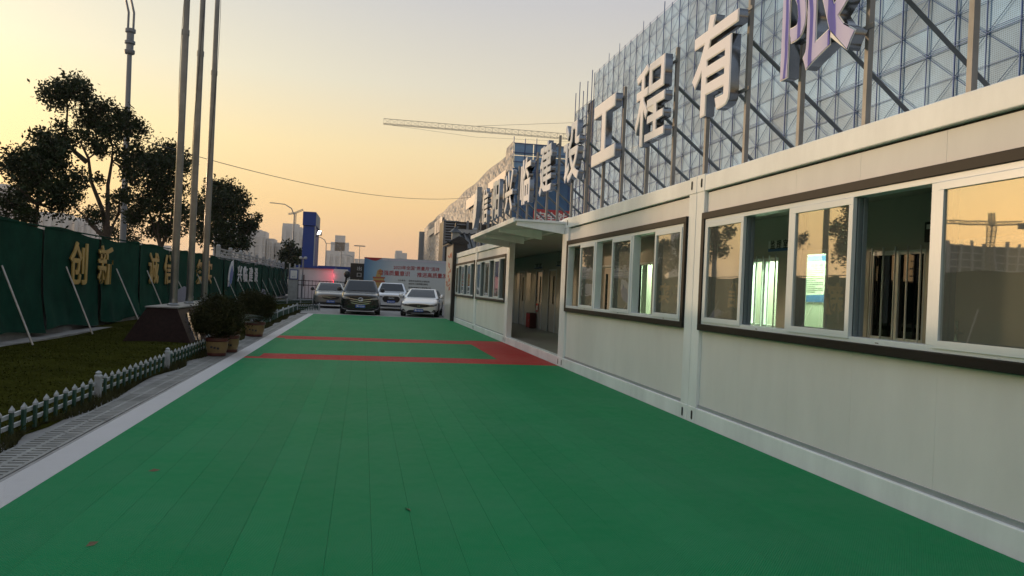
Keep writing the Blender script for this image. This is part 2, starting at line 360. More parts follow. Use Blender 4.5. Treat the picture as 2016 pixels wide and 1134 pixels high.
# ------------------------------------------------------------------ container offices
XW = 5.95           # corridor back wall
def wall_open(mb, x0, x1, y0, y1, z0, z1, ops):
    ops = sorted(ops); y = y0
    for a, b, c, d in ops:
        if a > y: mb.box(x0, x1, y, a, z0, z1)
        if c > z0: mb.box(x0, x1, a, b, z0, c)
        if d < z1: mb.box(x0, x1, a, b, d, z1)
        y = b
    if y < y1: mb.box(x0, x1, y, y1, z0, z1)
    return mb
hole_poly = [(math.cos(t) * .022, math.sin(t) * .022 + (.032 if math.sin(t) > 0 else -.032)) for t in [2 * math.pi * k / 16 + .01 for k in range(16)]]
def container(a, b, label, front='window', flip=False, doors=(), wins=(), lit=(), end=False, near_end=False):
    c = thing('container_office', label, 'container', (F, a, 0), group='container offices in a row')
    g = .006
    for y0, side in ((a + g, 0), (b - .215, 1)):
        y1 = y0 + .215 - g
        obj('corner_post', MB().box(F + .002, F + .15, y0, y1, .168, 2.712), M_rail, c, bevel=.006)
        for z0, z1 in ((-.024, .168), (2.712, 2.915)):
            p = obj('corner_fitting', MB().box(F - .004, F + .16, y0, y1, z0, z1), M_rail, c, bevel=.005)
            yc = y0 + (.13 if side == 0 else .08)
            obj('lifting_hole', MB().prism(hole_poly, (F - .0045, yc, (z0 + z1) / 2), (0, -1, 0), (0, 0, 1), 0, .002), M_dark, p)
    ya, yb_ = a + .215, b - .215
    obj('top_rail', MB().box(F, F + .14, ya, yb_, 2.712, 2.9), M_rail, c, bevel=.008)
    obj('bottom_rail', MB().box(F, F + .14, ya, yb_, -.022, .166), M_rail, c, bevel=.008)
    obj('roof', MB().box(F + .14, 9.0, a, b, 2.76, 2.86), M_tin, c)
    obj('ceiling_panel', MB().box(F + .16, 8.95, a, b, 2.70, 2.755), M_int, c)
    obj('floor_slab', MB().box(F + .142, 9.0, a, b, .0, .15), M_floor, c)
    obj('rear_wall', MB().box(8.95, 9.02, a, b, .152, 2.70), M_int, c)
    pw = MB(); wall_open(pw, XW, XW + .07, a, b, .152, 2.698, [(d[0], d[1], .152, 2.12) for d in doors] + [(w[0], w[1], 1.05, 2.1) for w in wins])
    obj('partition_wall', pw, M_int, c)
    for i_, yy_ in enumerate((a + .03, b - .06)):
        obj('cross_wall', MB().box(XW + .072, 8.94, yy_, yy_ + .03, .153, 2.69), M_int, c)
    if end: obj('end_wall', MB().box(F + .15, 8.94, b - .03, b - .001, .153, 2.69), M_panel, c)
    if near_end: obj('end_wall', MB().box(F + .15, 8.94, a + .001, a + .028, .153, 2.69), M_panel, c)
    for d in doors:                                  # (y0, y1, style)
        st = d[2] if len(d) > 2 else 'slit'
        fr = MB(); fr.box(XW - .02, XW + .08, d[0] - .05, d[0], .152, 2.12); fr.box(XW - .02, XW + .08, d[1], d[1] + .05, .152, 2.12); fr.box(XW - .02, XW + .08, d[0] - .05, d[1] + .05, 2.12, 2.17)
        obj('door_frame', fr, M_upvc, c)
        if st == 'open': continue
        lo = XW + .02 if st != 'ajar' else XW + .02
        y1 = d[1] if st != 'ajar' else d[1] - .16
        dm = obj('door', wall_open(MB(), lo, lo + .04, d[0] + .005, y1 - .005, .158, 2.11, [(d[0] + .3, d[0] + .5, 1.05, 1.95)] if st == 'slit' else []), M_door, c)
        if st == 'slit': obj('door_pane', MB().box(lo + .015, lo + .02, d[0] + .3, d[0] + .5, 1.05, 1.95), M_cglass, dm)
        hy = d[1] - .09 if st != 'handle' else d[1] - .07
        hm = MB(); hm.box(lo - .012, lo, hy - .02, hy + .02, 1.1, 1.34); hm.tube([(lo - .04, hy, 1.22), (lo - .04, hy - .12, 1.22)], .009, 8); hm.tube([(lo, hy, 1.22), (lo - .04, hy, 1.22)], .009, 8)
        obj('door_handle', hm, M_chrome, dm)
    for w in wins:                                   # barred corridor windows
        fr = MB(); y0, y1 = w[0], w[1]
        for bx in ((y0, y0 + .05, 1.05, 2.1), (y1 - .05, y1, 1.05, 2.1), (y0 + .05, y1 - .05, 1.05, 1.1), (y0 + .05, y1 - .05, 2.05, 2.1), ((y0 + y1) / 2 - .03, (y0 + y1) / 2 + .03, 1.1, 2.05)):
            fr.box(XW + .02, XW + .07, *bx)
        wf = obj('corridor_window', fr, M_upvc, c)
        if not (len(w) > 2 and w[2] == 'lit'): obj('pane', MB().box(XW + .04, XW + .045, y0 + .05, y1 - .05, 1.1, 2.05), M_cglass, wf)
        n = 5
        for k in range(n):
            yb2 = y0 + .06 + (y1 - y0 - .12) * k / (n - 1)
            obj('bar', MB().tube([(XW - .012, yb2, 1.03), (XW - .012, yb2, 2.14)], .011, 6), M_upvc, wf)
    for (ly0, ly1, power) in lit:
        ld = bpy.data.lights.new('room_lamp', 'AREA'); ld.energy = power; ld.size = .3; ld.size_y = 3.2; ld.shape = 'RECTANGLE'; ld.color = (.74, 1, .58)
        obj('room_wall', MB().box(6.8, 6.84, ly0 - .3, ly1 + .3, .153, 2.69), M_int, c)
        lo_ = bpy.data.objects.new('room_lamp', ld); COL.objects.link(lo_); lo_.parent = c; lo_.location = Vector((6.4, (ly0 + ly1) / 2, 2.66)) - rootloc(c)
    if front != 'window':
        return c
    # facade panels, six per module, above and below the window band
    n = 6; ww = (yb_ - ya) / n
    for k in range(n):
        y0, y1 = ya + ww * k + .0006, ya + ww * (k + 1) - .0006
        obj('wall_panel', MB().box(F + .042, F + .10, y0, y1, .19, 1.09), M_panel, c, bevel=.0012)
        obj('wall_panel', MB().box(F + .042, F + .10, y0, y1, 2.44, 2.692), M_panel, c, bevel=.0015)
    obj('sill_flashing', MB().box(F + .030, F + .11, ya, yb_, .167, .205), M_flash, c)
    obj('drip_gap', MB().box(F + .06, F + .11, ya, yb_, 2.694, 2.711), M_dark, c)
    sur = MB(); x0, x1 = F - .026, F + .09
    y0, y1 = ya + .004, yb_ - .004
    for bx in ((y0, y1, 1.08, 1.152), (y0, y1, 2.372, 2.45), (y0, y0 + .075, 1.152, 2.372), (y1 - .075, y1, 1.152, 2.372)): sur.box(x0, x1, *bx)
    obj('window_surround', sur, M_brown, c, bevel=.004)
    # white three-bay sliding window
    y0 += .077; y1 -= .077; z0, z1 = 1.154, 2.37; fx0, fx1 = F - .012, F + .10
    U = (y1 - y0) / 3; fr = MB(); t = .045
    fr.box(fx0, fx1, y0, y1, z0, z0 + t); fr.box(fx0, fx1, y0, y1, z1 - t, z1); fr.box(fx0, fx1, y0, y0 + t, z0 + t, z1 - t); fr.box(fx0, fx1, y1 - t, y1, z0 + t, z1 - t)
    for k in (1, 2): fr.box(fx0, fx1, y0 + U * k - .035, y0 + U * k + .035, z0 + t, z1 - t)
    w = obj('window', fr, M_upvc, c, bevel=.003)
    for k in range(3):
        for q in range(4):
            obj('drain_slot', MB().box(fx0 - .001, fx0 + .002, y0 + U * (k + .3 + .4 * (q % 2)) - .02, y0 + U * (k + .3 + .4 * (q % 2)) + .02, z0 + .014, z0 + .02), M_dark, w) if q < 1 else None
        ua, ub = y0 + U * k + (.036 if k else t), y0 + U * (k + 1) - (.036 if k < 2 else t)
        half = (ub - ua) / 2 + .02
        sa, sb = (ub - half, ub) if flip else (ua, ua + half)
        for q, (sx, sm) in enumerate(((F - .022, M_upvc), (F + .022, M_track), (F + .062, M_track))):
            s = MB(); tt = .055 if q == 0 else .04; d = .036
            za, zb_ = z0 + t + .002 - (.02 if q == 0 else 0), z1 - t - .002
            da = .0 if q == 0 else (.012 * q if flip else -.012 * q) * -1
            A, B = sa + (da if not flip else da), sb + da
            A, B = max(A, ua), min(B, ub)
            s.box(sx, sx + d, A, B, za, za + tt); s.box(sx, sx + d, A, B, zb_ - tt, zb_); s.box(sx, sx + d, A, A + tt, za + tt, zb_ - tt); s.box(sx, sx + d, B - tt, B, za + tt, zb_ - tt)
            obj('sash' if q == 0 else 'rear_sash', s, sm, w, bevel=.002)
            if q < 1: obj('pane', MB().box(sx + .016, sx + .02, A + tt, B - tt, za + tt, zb_ - tt), M_glass, w)
    return c

container(J0, JA, 'pale container office beyond the right picture edge, beside the camera', flip=True, doors=[(-1.5, -.6)], near_end=True)
container(JA, JB, 'nearest container office with wide sliding windows and lit poster inside', flip=True, doors=[(3.2, 4.1), (5.96, 6.9, 'handle')], wins=[(7.3, 8.24)])
container(JB, JC, 'container office between the passage and the nearest one, lit doorway inside', flip=False, doors=[(9.1, 9.68, 'open'), (12.4, 13.3)], wins=[(10.3, 11.15, 'lit')], lit=[(9.0, 12.2, 200)])
container(JC, JD, 'open passage container under the flat canopy with doors inside', front='open', doors=[(15.25, 16.1, 'open'), (18.0, 18.9)], lit=[(15, 17.5, 150)])
container(JD, JE, 'container office just beyond the open passage with six sliding sashes', flip=True, doors=[(21.72, 22.6, 'ajar'), (23.45, 24.35), (25.3, 26.2)], lit=[(21.2, 24, 60)])
container(JE, JF, 'farthest container office beside the white gate wall', flip=True, doors=[(28.2, 29.1), (30.2, 31.1)], end=True)

# things in the corridor
def plate(y0, y1, z0, z1, txt, label):
    t = thing('door_plate', label, 'sign', (XW - .005, y0, z0), group=None)
    obj('plate', MB().box(XW - .014, XW - .004, y0, y1, z0, z1), M_whtxt, t)
    obj('footer_band', MB().box(XW - .016, XW - .0145, y0, y1, z0, z0 + (z1 - z0) * .28), M_blutxt, t)
    obj('lettering', text_mesh(txt, (XW - .0145, (y0 + y1) / 2, z0 + (z1 - z0) * .64), (0, -1, 0), (0, 0, 1), w=(y1 - y0) * .8, depth=.003, bold=.015), M_text, t)
plate(9.98, 10.58, 2.19, 2.35, '监 理 室', 'white office name plate above the lit barred window')
plate(25.4, 26.6, 2.23, 2.36, '工程技术部', 'dim white name plate above a corridor door in the passage')
plate(22.9, 23.45, 2.25, 2.38, '会议室', 'small white name plate at the passage right post')
t = thing('notice_poster', 'blue and white printed notice hanging in the lit doorway', 'poster', (6.787, 10.4, 1.4))
obj('sheet', MB().box(6.787, 6.794, 10.35, 11.35, 1.46, 2.18), M_whtxt, t)
obj('header_band', MB().box(6.783, 6.7855, 10.35, 11.35, 2.10, 2.18), M_blutxt, t)
obj('footer_band', MB().prism([(-.5, 0), (.5, 0), (.5, .12), (-.2, .1)], (6.7855, 10.85, 1.47), (0, -1, 0), (0, 0, 1), 0, .002), M_blutxt, t)
obj('heading', text_mesh('监理部工作职责', (6.7855, 10.85, 2.02), (0, -1, 0), (0, 0, 1), w=.75, depth=.002, bold=.012), M_blutxt, t)
for k in range(12):
    obj('text_line', MB().box(6.7835, 6.7855, 10.45 + .2 * (k % 3 == 2), 11.25, 1.95 - .03 * k, 1.955 - .03 * k), M_text, t)
t = thing('extinguisher_cabinet', 'red fire extinguisher cabinet on the passage floor by the wall', 'cabinet', (5.75, 26.3, .15))
obj('cabinet_body', MB().box(5.72, 5.94, 26.0, 26.6, .15, .68), M_potR, t, bevel=.01); obj('cabinet_door', MB().box(5.705, 5.7195, 26.03, 26.57, .18, .65), M_bann, t); obj('cabinet_handle', MB().box(5.69, 5.705, 26.07, 26.1, .38, .46), M_chrome, t)
t = thing('safety_notice', 'small red and white notice on the wall above the extinguisher cabinet', 'sign', (5.94, 26, .75))
obj('sheet', MB().box(5.935, 5.946, 25.75, 26.1, .74, 1.02), M_bann, t); obj('sheet_centre', MB().box(5.931, 5.9345, 25.79, 26.06, .78, .95), M_whtxt, t)
t = thing('meter_box', 'small black wall box beside the barred corridor window', 'box', (XW, 7.2, 2.15)); obj('box_body', MB().box(XW - .05, XW - .002, 7.12, 7.28, 2.16, 2.38), M_black, t, bevel=.01); obj('box_lens', MB().box(XW - .055, XW - .0505, 7.16, 7.24, 2.3, 2.35), M_whtxt, t)

# canopy over the passage
cn = thing('canopy', 'flat white projecting canopy over the open passage', 'canopy', (F, JC, 2.6))
obj('canopy_plate', MB().box(2.86, F - .002, JC + .03, JD - .03, 2.80, 2.845), M_rail, cn, bevel=.006)
obj('canopy_edge', MB().box(2.82, 2.859, JC + .02, JD - .02, 2.775, 2.87), M_rail, cn, bevel=.006)
for k in range(4):
    y = JC + .06 + (ST - .2) * k / 3
    obj('canopy_rib', MB().prism([(2.9, 2.72), (F - .004, 2.60), (F - .004, 2.799), (2.9, 2.799)], (0, y + .07, 0), (1, 0, 0), (0, 0, 1), 0, .07), M_rail, cn)

# ------------------------------------------------------------------ roof-top letter sign
XS = 4.04
sg = thing('roof_sign', 'row of large raised white characters on a braced steel frame along the roofs', 'sign', (4.05, 16, 2.9))
M_viol_refl = G('letter_face_painted_reflection', (.46, .42, .74), .2)  # violet face with a blue swirl reflection painted into its colour
tv = M_viol_refl.node_tree; gv = tv.nodes.new('ShaderNodeNewGeometry'); wv = nd(tv, 'ShaderNodeTexWave', bands_direction='Y'); wv.inputs['Scale'].default_value = 1.1; wv.inputs['Distortion'].default_value = 9; wv.inputs['Detail'].default_value = 1; wv.inputs['Detail Scale'].default_value = .8
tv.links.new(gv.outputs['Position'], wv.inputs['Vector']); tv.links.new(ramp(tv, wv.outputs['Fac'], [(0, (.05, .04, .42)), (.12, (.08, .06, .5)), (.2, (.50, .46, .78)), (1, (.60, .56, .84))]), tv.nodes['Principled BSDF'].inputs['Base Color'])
chars = [('信', 26.35), ('阳', 24.15), ('兴', 21.95), ('临', 19.62), ('建', 17.36), ('设', 15.12), ('工', 12.98), ('程', 10.76), ('有', 8.66), ('限', 6.50), ('公', 4.28), ('司', 2.1)]
for ch, yc in chars:
    zc_ = 4.31; w_, h_ = (1.20, 1.22)
    if ch == '工': w_, h_ = 1.34, 1.08
    if ch == '限': h_ = 1.3
    b_ = .045 if ch in '工公司' else (.016 if ch == '程' else .024)
    cobj = obj('character', text_mesh(ch, (XS + .11, yc, zc_), (0, -1, 0), (0, 0, 1), w=w_, h=h_, depth=.11, bold=b_), M_return, sg)
    obj('trim', text_mesh(ch, (XS - .0005, yc, zc_), (0, -1, 0), (0, 0, 1), w=w_ + .004, h=h_ + .004, depth=.008, bold=b_), M_trim, cobj)
    obj('face', text_mesh(ch, (XS - .009, yc, zc_), (0, -1, 0), (0, 0, 1), w=w_, h=h_, depth=.006, bold=b_ - .008, inset=.009), M_viol_refl if ch == '限' else M_face, cobj)
    for dy in (-.52, .52):
        p = obj('post', MB().box(4.20, 4.25, yc + dy - .025, yc + dy + .025, 2.86 if not JC < yc + dy < JD else 2.86, 4.98), M_post, sg)
        obj('brace', MB().tube([(4.252, yc + dy, 4.42), (6.15, yc + dy, 2.9)], .028, 4), M_brc, sg)
    for z in (3.86, 4.78): obj('cross_rail', MB().box(4.182, 4.199, yc - .62, yc + .62, z - .02, z + .02), M_tube, sg)
leaf = [(-.52, -.75), (-.15, -.70), (.25, -.35), (.42, .25), (.36, .80), (.0, .70), (-.35, .30), (-.52, -.2)]
for k, (poly, m) in enumerate(((leaf, M_trim),)):
    lo_ = obj('leaf_emblem', MB().prism(leaf, (XS + .17, 28.85, 4.45), (0, -1, 0), (0, 0, 1), 0, .17), M_return, sg)
    obj('face', MB().prism([(a * .97, b * .97) for a, b in leaf], (XS, 28.85, 4.45), (0, -1, 0), (0, 0, 1), 0, .008), M_face, lo_)
for dy in (-.35, .3):
    obj('post', MB().box(4.20, 4.25, 28.85 + dy - .025, 28.85 + dy + .025, 2.86, 5.0), M_post, sg); obj('brace', MB().tube([(4.252, 28.85 + dy, 4.42), (6.15, 28.85 + dy, 2.9)], .028, 4), M_brc, sg)

# ------------------------------------------------------------------ left hoarding wall with green net
XH = -6.6
hw = thing('hoarding_wall', 'long wall wrapped in dark green net with propped steel braces', 'wall', (XH, 10, 0))
obj('wall_core', MB().box(XH - .22, XH - .06, -4, 70, -.05, 2.28), M_wallc, hw)
y = -3.6; k = 0
rn = random.Random(5)
while y < 69.5:
    w_ = 3.52; n1, n2 = 26, 16; vs_, fs_ = [], []
    ph = rn.uniform(0, 6)
    for a in range(n1 + 1):
        for b in range(n2 + 1):
            u, v = a / n1, b / n2
            z = .17 + .06 * math.sin(ph + u * 5) + (2.33 - .17) * v; loose = (1 - v) ** 3
            xx = XH + .012 * math.sin(u * 22 + ph) * (.3 + loose * 2) + .05 * loose * math.sin(u * 9 + ph * 2 + v * 6) + .09 * loose + .03 * math.exp(-((u - .0) / .03) ** 2) + .02 * math.sin(v * 15 + u * 4 + ph) * loose
            vs_.append((xx, y + w_ * u, z))
    for a in range(n1):
        for b in range(n2): q = a * (n2 + 1) + b; fs_.append((q, q + n2 + 1, q + n2 + 2, q + 1))
    obj('net_panel', MB().add(vs_, fs_), M_net, hw, smooth=True); y += w_ + .015; k += 1
obj('top_batten', MB().box(XH - .05, XH + .02, -4, 70, 2.33, 2.355), M_net, hw)
for y in (12.6, 15.77, 18.91, 22.49, 25.5, 29.24, 32.8, 36.4, 39.94, 43.1, 46.15, 49.6, 53.2, 56.8, 60.3, 64, 67.5):
    zt = 1.45 + rn.uniform(-.08, .1)
    obj('brace', MB().tube([(XH + .02, y, zt), (-5.92 + rn.uniform(-.05, .05), y + rn.uniform(-.1, .1), .03)], .019, 8), M_steel, hw, smooth=True)
def slog(label, items, m, z=1.62, h=1.0, w=1.16):
    t = thing('slogan_lettering', label, 'lettering', (XH + .06, items[0][1], 1.1), group=None)
    for ch, y in items: obj('character', text_mesh(ch, (XH + .05, y, z), (0, 1, 0), (0, 0, 1), w=w, h=h, depth=.03, bold=.018), m, t)
slog('gold characters on the net wall nearest the camera', [('创', 19.55), ('新', 21.45)], M_gold, w=1.12)
slog('gold characters on the net wall left of the flagpoles', [('诚', 26.1), ('信', 27.95)], M_gold)
slog('gold characters on the net wall behind the farthest flagpole', [('务', 33.1), ('实', 34.95)], M_gold, w=1.3)
slog('small white characters on the net wall beyond the leaf emblem', [('兴', 43.4), ('临', 45.4), ('建', 47.6), ('设', 49.8)], M_whtxt, z=1.66, h=.88, w=1.5)
t = thing('wall_emblem', 'tall blue and white leaf emblem on the green net wall', 'emblem', (XH + .06, 40.7, 1))
obj('emblem_back', MB().prism([(a * 1.5, b * .86) for a, b in leaf], (XH + .04, 40.7, 1.63), (0, 1, 0), (0, 0, 1), 0, .03), M_whtxt, t)
obj('emblem_front', MB().prism([(-.6, -.6), (.1, -.4), (.5, .1), (.1, .5), (-.4, .1)], (XH + .075, 40.7, 1.55), (0, 1, 0), (0, 0, 1), 0, .01), M_blutxt, t)

# white stone balustrade on the far part of the wall
bl = thing('balustrade', 'white stone balustrade on top of the far green wall', 'balustrade', (XH - .14, 38, 2.3))
ys_ = [38.05 + 3.33 * k for k in range(10)]
for k, y in enumerate(ys_):
    obj('baluster_post', MB().box(XH - .23, XH - .05, y - .11, y + .11, 2.28, 2.86).lathe([(.085, 0), (.1, .05), (.06, .1)], (XH - .14, y, 2.862), 8), M_wht, bl)
    if k < len(ys_) - 1:
        y1 = y + 3.33
        for z0, z1 in ((2.74, 2.80), (2.58, 2.62), (2.30, 2.50)): obj('rail', MB().box(XH - .19, XH - .09, y + .112, y1 - .112, z0, z1), M_wht, bl)
        obj('vase', MB().box(XH - .18, XH - .1, (y + y1) / 2 - .1, (y + y1) / 2 + .1, 2.621, 2.739), M_wht, bl)

# ------------------------------------------------------------------ flagpole plinth, poles
pl = thing('flagpole_plinth', 'dark brown granite plinth with sloping sides under the flagpoles', 'plinth', (-4.13, 19.8, 0))
zt = .74; bw, tw_ = .68, .30; y0, y1 = 16.95, 22.9
vs_ = [(-4.13 - bw, y0, 0), (-4.13 + bw, y0, 0), (-4.13 + bw, y1, 0), (-4.13 - bw, y1, 0), (-4.13 - tw_, y0 + .32, zt), (-4.13 + tw_, y0 + .32, zt), (-4.13 + tw_, y1 - .32, zt), (-4.13 - tw_, y1 - .32, zt)]
obj('plinth_body', MB().add(vs_, [(0, 1, 5, 4), (1, 2, 6, 5), (2, 3, 7, 6), (3, 0, 4, 7), (0, 3, 2, 1), (4, 5, 6, 7)]), M_gran, pl, bevel=.006)
obj('plinth_top', MB().box(-4.13 - tw_ - .03, -4.13 + tw_ + .03, y0 + .29, y1 - .29, zt + .002, zt + .032), M_grantop, pl, bevel=.005)
nrm = Vector((zt, 0, bw - tw_)).normalized(); upv = Vector((-(bw - tw_), 0, zt)).normalized()
def on_face(y, v): return Vector((-4.13 + bw, y, 0)) + upv * v + nrm * .004
em = obj('emblem', MB().prism([(-.32, .08), (-.22, .06), (.05, .42), (.22, .70), (.05, .70), (-.2, .42)], on_face(17.75, 0), (0, 1, 0), upv, 0, .025), M_chrome, pl)
for k in range(3):
    q = .10 * k
    obj('emblem_stroke', MB().prism([(-.18 + q, .05), (-.12 + q, .05), (.12 + q, .36), (.3 + q, .66), (.24 + q, .66), (.05 + q, .36)], on_face(17.86, 0), (0, 1, 0), upv, .001, .03 - .004 * k), M_chrome, em)
for k, ch in enumerate('兴临建设'):
    obj('character', text_mesh(ch, on_face(19.1 + .85 * k, .42), (0, 1, 0), upv, w=.6, h=.42, depth=.02, bold=.03), M_gold, pl)
for k, (y, lab) in enumerate(((18.25, 'steel flagpole nearest the camera on the brown plinth'), (19.85, 'middle steel flagpole of the three on the brown plinth'), (21.6, 'farthest steel flagpole of the three on the brown plinth'))):
    fp = thing('flagpole', lab, 'flagpole', (-4.13, y, zt + .03), group='three flagpoles')
    obj('pole_lower', MB().tube([(-4.13, y, zt + .032), (-4.13, y, 6.86)], [.082, .074], 20), M_stain, fp, smooth=True)
    obj('pole_upper', MB().tube([(-4.13, y, 6.86), (-4.13, y, 13.5)], [.066, .05], 20), M_stain, fp, smooth=True)
    obj('pole_collar', MB().tube([(-4.13, y, 6.80), (-4.13, y, 6.92)], .083, 20), M_stain, fp, smooth=True)
    obj('base_collar', MB().lathe([(.13, 0), (.13, .02), (.095, .05), (.085, .14)], (-4.13, y, zt + .033), 20), M_stain, fp, smooth=True)
    obj('finial', MB().lathe([(.05, 0), (.09, .05), (.09, .1), (.03, .16), (.002, .17)], (-4.13, y, 13.5), 14), M_gold, fp, smooth=True)
    obj('halyard', MB().tube([(-4.13 + .088 * math.cos(.55 * z + k), y + .088 * math.sin(.55 * z + k), z) for z in np.linspace(1.3, 13.3, 40)], .006, 5), M_black, fp)

# ------------------------------------------------------------------ picket fences
pk = MB().box(-.012, .012, -.024, .024, 0, .205); pkm = pk.mesh('picket'); pkm.materials.append(M_pick)
pc = MB().add([(-.016, -.028, 0), (.016, -.028, 0), (.016, .028, 0), (-.016, .028, 0), (-.016, -.028, .02), (.016, -.028, .02), (.016, .028, .02), (-.016, .028, .02), (0, 0, .06)],
              [(0, 3, 2, 1), (0, 1, 5, 4), (1, 2, 6, 5), (2, 3, 7, 6), (3, 0, 4, 7), (4, 5, 8), (5, 6, 8), (6, 7, 8), (7, 4, 8)]); pcm = pc.mesh('picket_cap'); pcm.materials.append(M_wht)
def fence(label, p0, p1, post_every, sp, hs=1.):
    p0, p1 = Vector(p0), Vector(p1); d = p1 - p0; Ln = d.length; d.normalize(); ang = math.atan2(d.y, d.x) - math.pi / 2
    t = thing('picket_fence', label, 'fence', (p0.x, p0.y, 0), group='low picket fences round the lawn')
    nposts = max(1, round(Ln / post_every)); gap = Ln / nposts
    nrm = Vector((-d.y, d.x, 0))
    for k in range(nposts + 1):
        p = p0 + d * gap * k
        pm = MB().box(-.032, .032, -.032, .032, -.02, .245 * hs).lathe([(.045, 0), (.045, .02), (.03, .035), (.035, .055), (.01, .075)], (0, 0, .245 * hs), 10).mesh('fence_post'); pm.materials.append(M_wht)
        inst(pm, 'fence_post', t, p, ang)
        if k < nposts:
            q = p0 + d * gap * (k + 1)
            for z in (.06 * hs, .155 * hs):
                rm = MB(); a, b = p + d * .03 - nrm * .0, q - d * .03
                e = nrm * .011 ; o1 = nrm * .025
                P8 = [a + o1 - e, a + o1 + e, b + o1 + e, b + o1 - e]
                rm.add([(v.x, v.y, z) for v in P8] + [(v.x, v.y, z + .035) for v in P8], [(0, 3, 2, 1), (4, 5, 6, 7), (0, 1, 5, 4), (1, 2, 6, 5), (2, 3, 7, 6), (3, 0, 4, 7)])
                obj('rail', rm, M_wht, t)
            n = max(1, round(gap / sp) - 1)
            for j in range(n):
                c = p + d * gap * (j + 1) / (n + 1)
                pko = inst(pkm, 'picket', t, (c.x, c.y, random.uniform(-.006, .006)), ang + random.uniform(-.08, .08), (1, 1, hs))
                co = bpy.data.objects.new('picket_cap', pcm); COL.objects.link(co); co.parent = pko; co.location = (0, 0, .205)
    return t
fence('low green picket fence with white caps nearest the camera along the drain', (-2.90, 3.1, 0), (-2.93, 15.9, 0), 3.2, .245)
fence('low green fence with white rail beyond the potted plants', (-2.98, 22.2, 0), (-3.02, 37.6, 0), 2.2, .13, 1.25)
fence('short low fence turning the lawn corner beside the dark car', (-3.02, 37.7, 0), (-2.1, 39.6, 0), 2.2, .16, 1.2)
fence('low fence closing the far end of the lawn', (-4.9, 44.5, 0), (-3.1, 50.5, 0), 2.2, .16, 1.2)

# ------------------------------------------------------------------ potted plants
def pot(t, x, y, r, h):
    obj('pot_body', MB().lathe([(r * .82, h * .12), (r * .98, h * .5), (r, h * .78), (r * .96, h * .8)], (x, y, 0), 24), M_potY, t, smooth=True)
    obj('pot_rim', MB().lathe([(r * .98, h * .78), (r * 1.08, h * .84), (r * 1.08, h), (r * .95, h), (r * .93, h * .86)], (x, y, 0), 24), M_potR, t, smooth=True)
    obj('pot_base', MB().lathe([(r * .80, 0), (r * .84, h * .02), (r * .86, h * .16), (r * .82, h * .17)], (x, y, 0), 24), M_potR, t, smooth=True)
    obj('soil', MB().lathe([(r * .9, h * .86), (r * .9, h * .88)], (x, y, 0), 18), M_soil, t)
    for k in range(3):
        a = -1.9 + .3 * k; obj('pot_mark', MB().box(x + math.cos(a) * r * 1.0 - .02, x + math.cos(a) * r * 1.0 + .02, y + math.sin(a) * r * 1.0 - .004, y + math.sin(a) * r * 1.0 + .004, h * (.45 - .04 * k), h * (.55 - .03 * k)), M_text, t)
def leaves(n, gen, size, seed, aspect=.45, droop=0.):
    rg = np.random.default_rng(seed); C = gen(rg, n)
    d = rg.normal(size=(n, 3)); d[:, 2] -= droop; d /= np.linalg.norm(d, axis=1)[:, None]
    e = np.cross(d, rg.normal(size=(n, 3))); e /= np.linalg.norm(e, axis=1)[:, None]
    s = size * (.6 + .8 * rg.random(n))[:, None]
    P = np.stack([C - d * s * .5, C + e * s * aspect * .5, C + d * s * .5, C - e * s * aspect * .5], 1).reshape(-1, 3)
    me = bpy.data.meshes.new('leaves'); me.from_pydata(P.tolist(), [], np.arange(n * 4).reshape(-1, 4).tolist()); return me
def juniper(label, x, y, z, r, pr, ph, seed):
    t = thing('potted_juniper', label, 'plant', (x, y, 0), group='potted plants beside the drain'); pot(t, x, y, pr, ph)
    st = MB()
    for k in range(5):
        a = k * 1.3; st.tube([(x + .03 * math.cos(a), y + .03 * math.sin(a), ph * .85), (x + .07 * math.cos(a), y + .07 * math.sin(a), z - r[2] * .4), (x + .2 * math.cos(a), y + .2 * math.sin(a), z + .1)], [.014, .011, .006], 6)
    obj('stem', st, M_bark, t)
    def gen(rg, n):
        nc = 130; cc = rg.normal(size=(nc, 3)); cc /= np.linalg.norm(cc, axis=1)[:, None]; cc *= (.55 + .45 * rg.random(nc) ** .5)[:, None]
        cc[:, 2] = np.where(cc[:, 2] < -.55, cc[:, 2] * .7, cc[:, 2])
        p = cc[rg.integers(0, nc, n)] + rg.normal(0, .15, (n, 3)); return p * np.array(r) + np.array([x, y, z])
    obj('foliage', leaves(17000, gen, .07, seed, .22, -.6), M_jun, t)
juniper('rounded potted juniper nearest the camera in a yellow and red pot', -2.60, 14.98, .70, (.43, .42, .37), .195, .33, 1)
juniper('rounded potted juniper farther along by the fence', -2.63, 20.2, .74, (.44, .42, .38), .245, .36, 2)
t = thing('potted_cycad', 'potted cycad with arching fronds between the two junipers', 'plant', (-2.5, 15.75, 0), group='potted plants beside the drain'); pot(t, -2.50, 15.75, .175, .33)
obj('stem', MB().lathe([(.07, .28), (.09, .36), (.08, .48), (.03, .52)], (-2.5, 15.75, 0), 10), M_bark, t)
rc = random.Random(4)
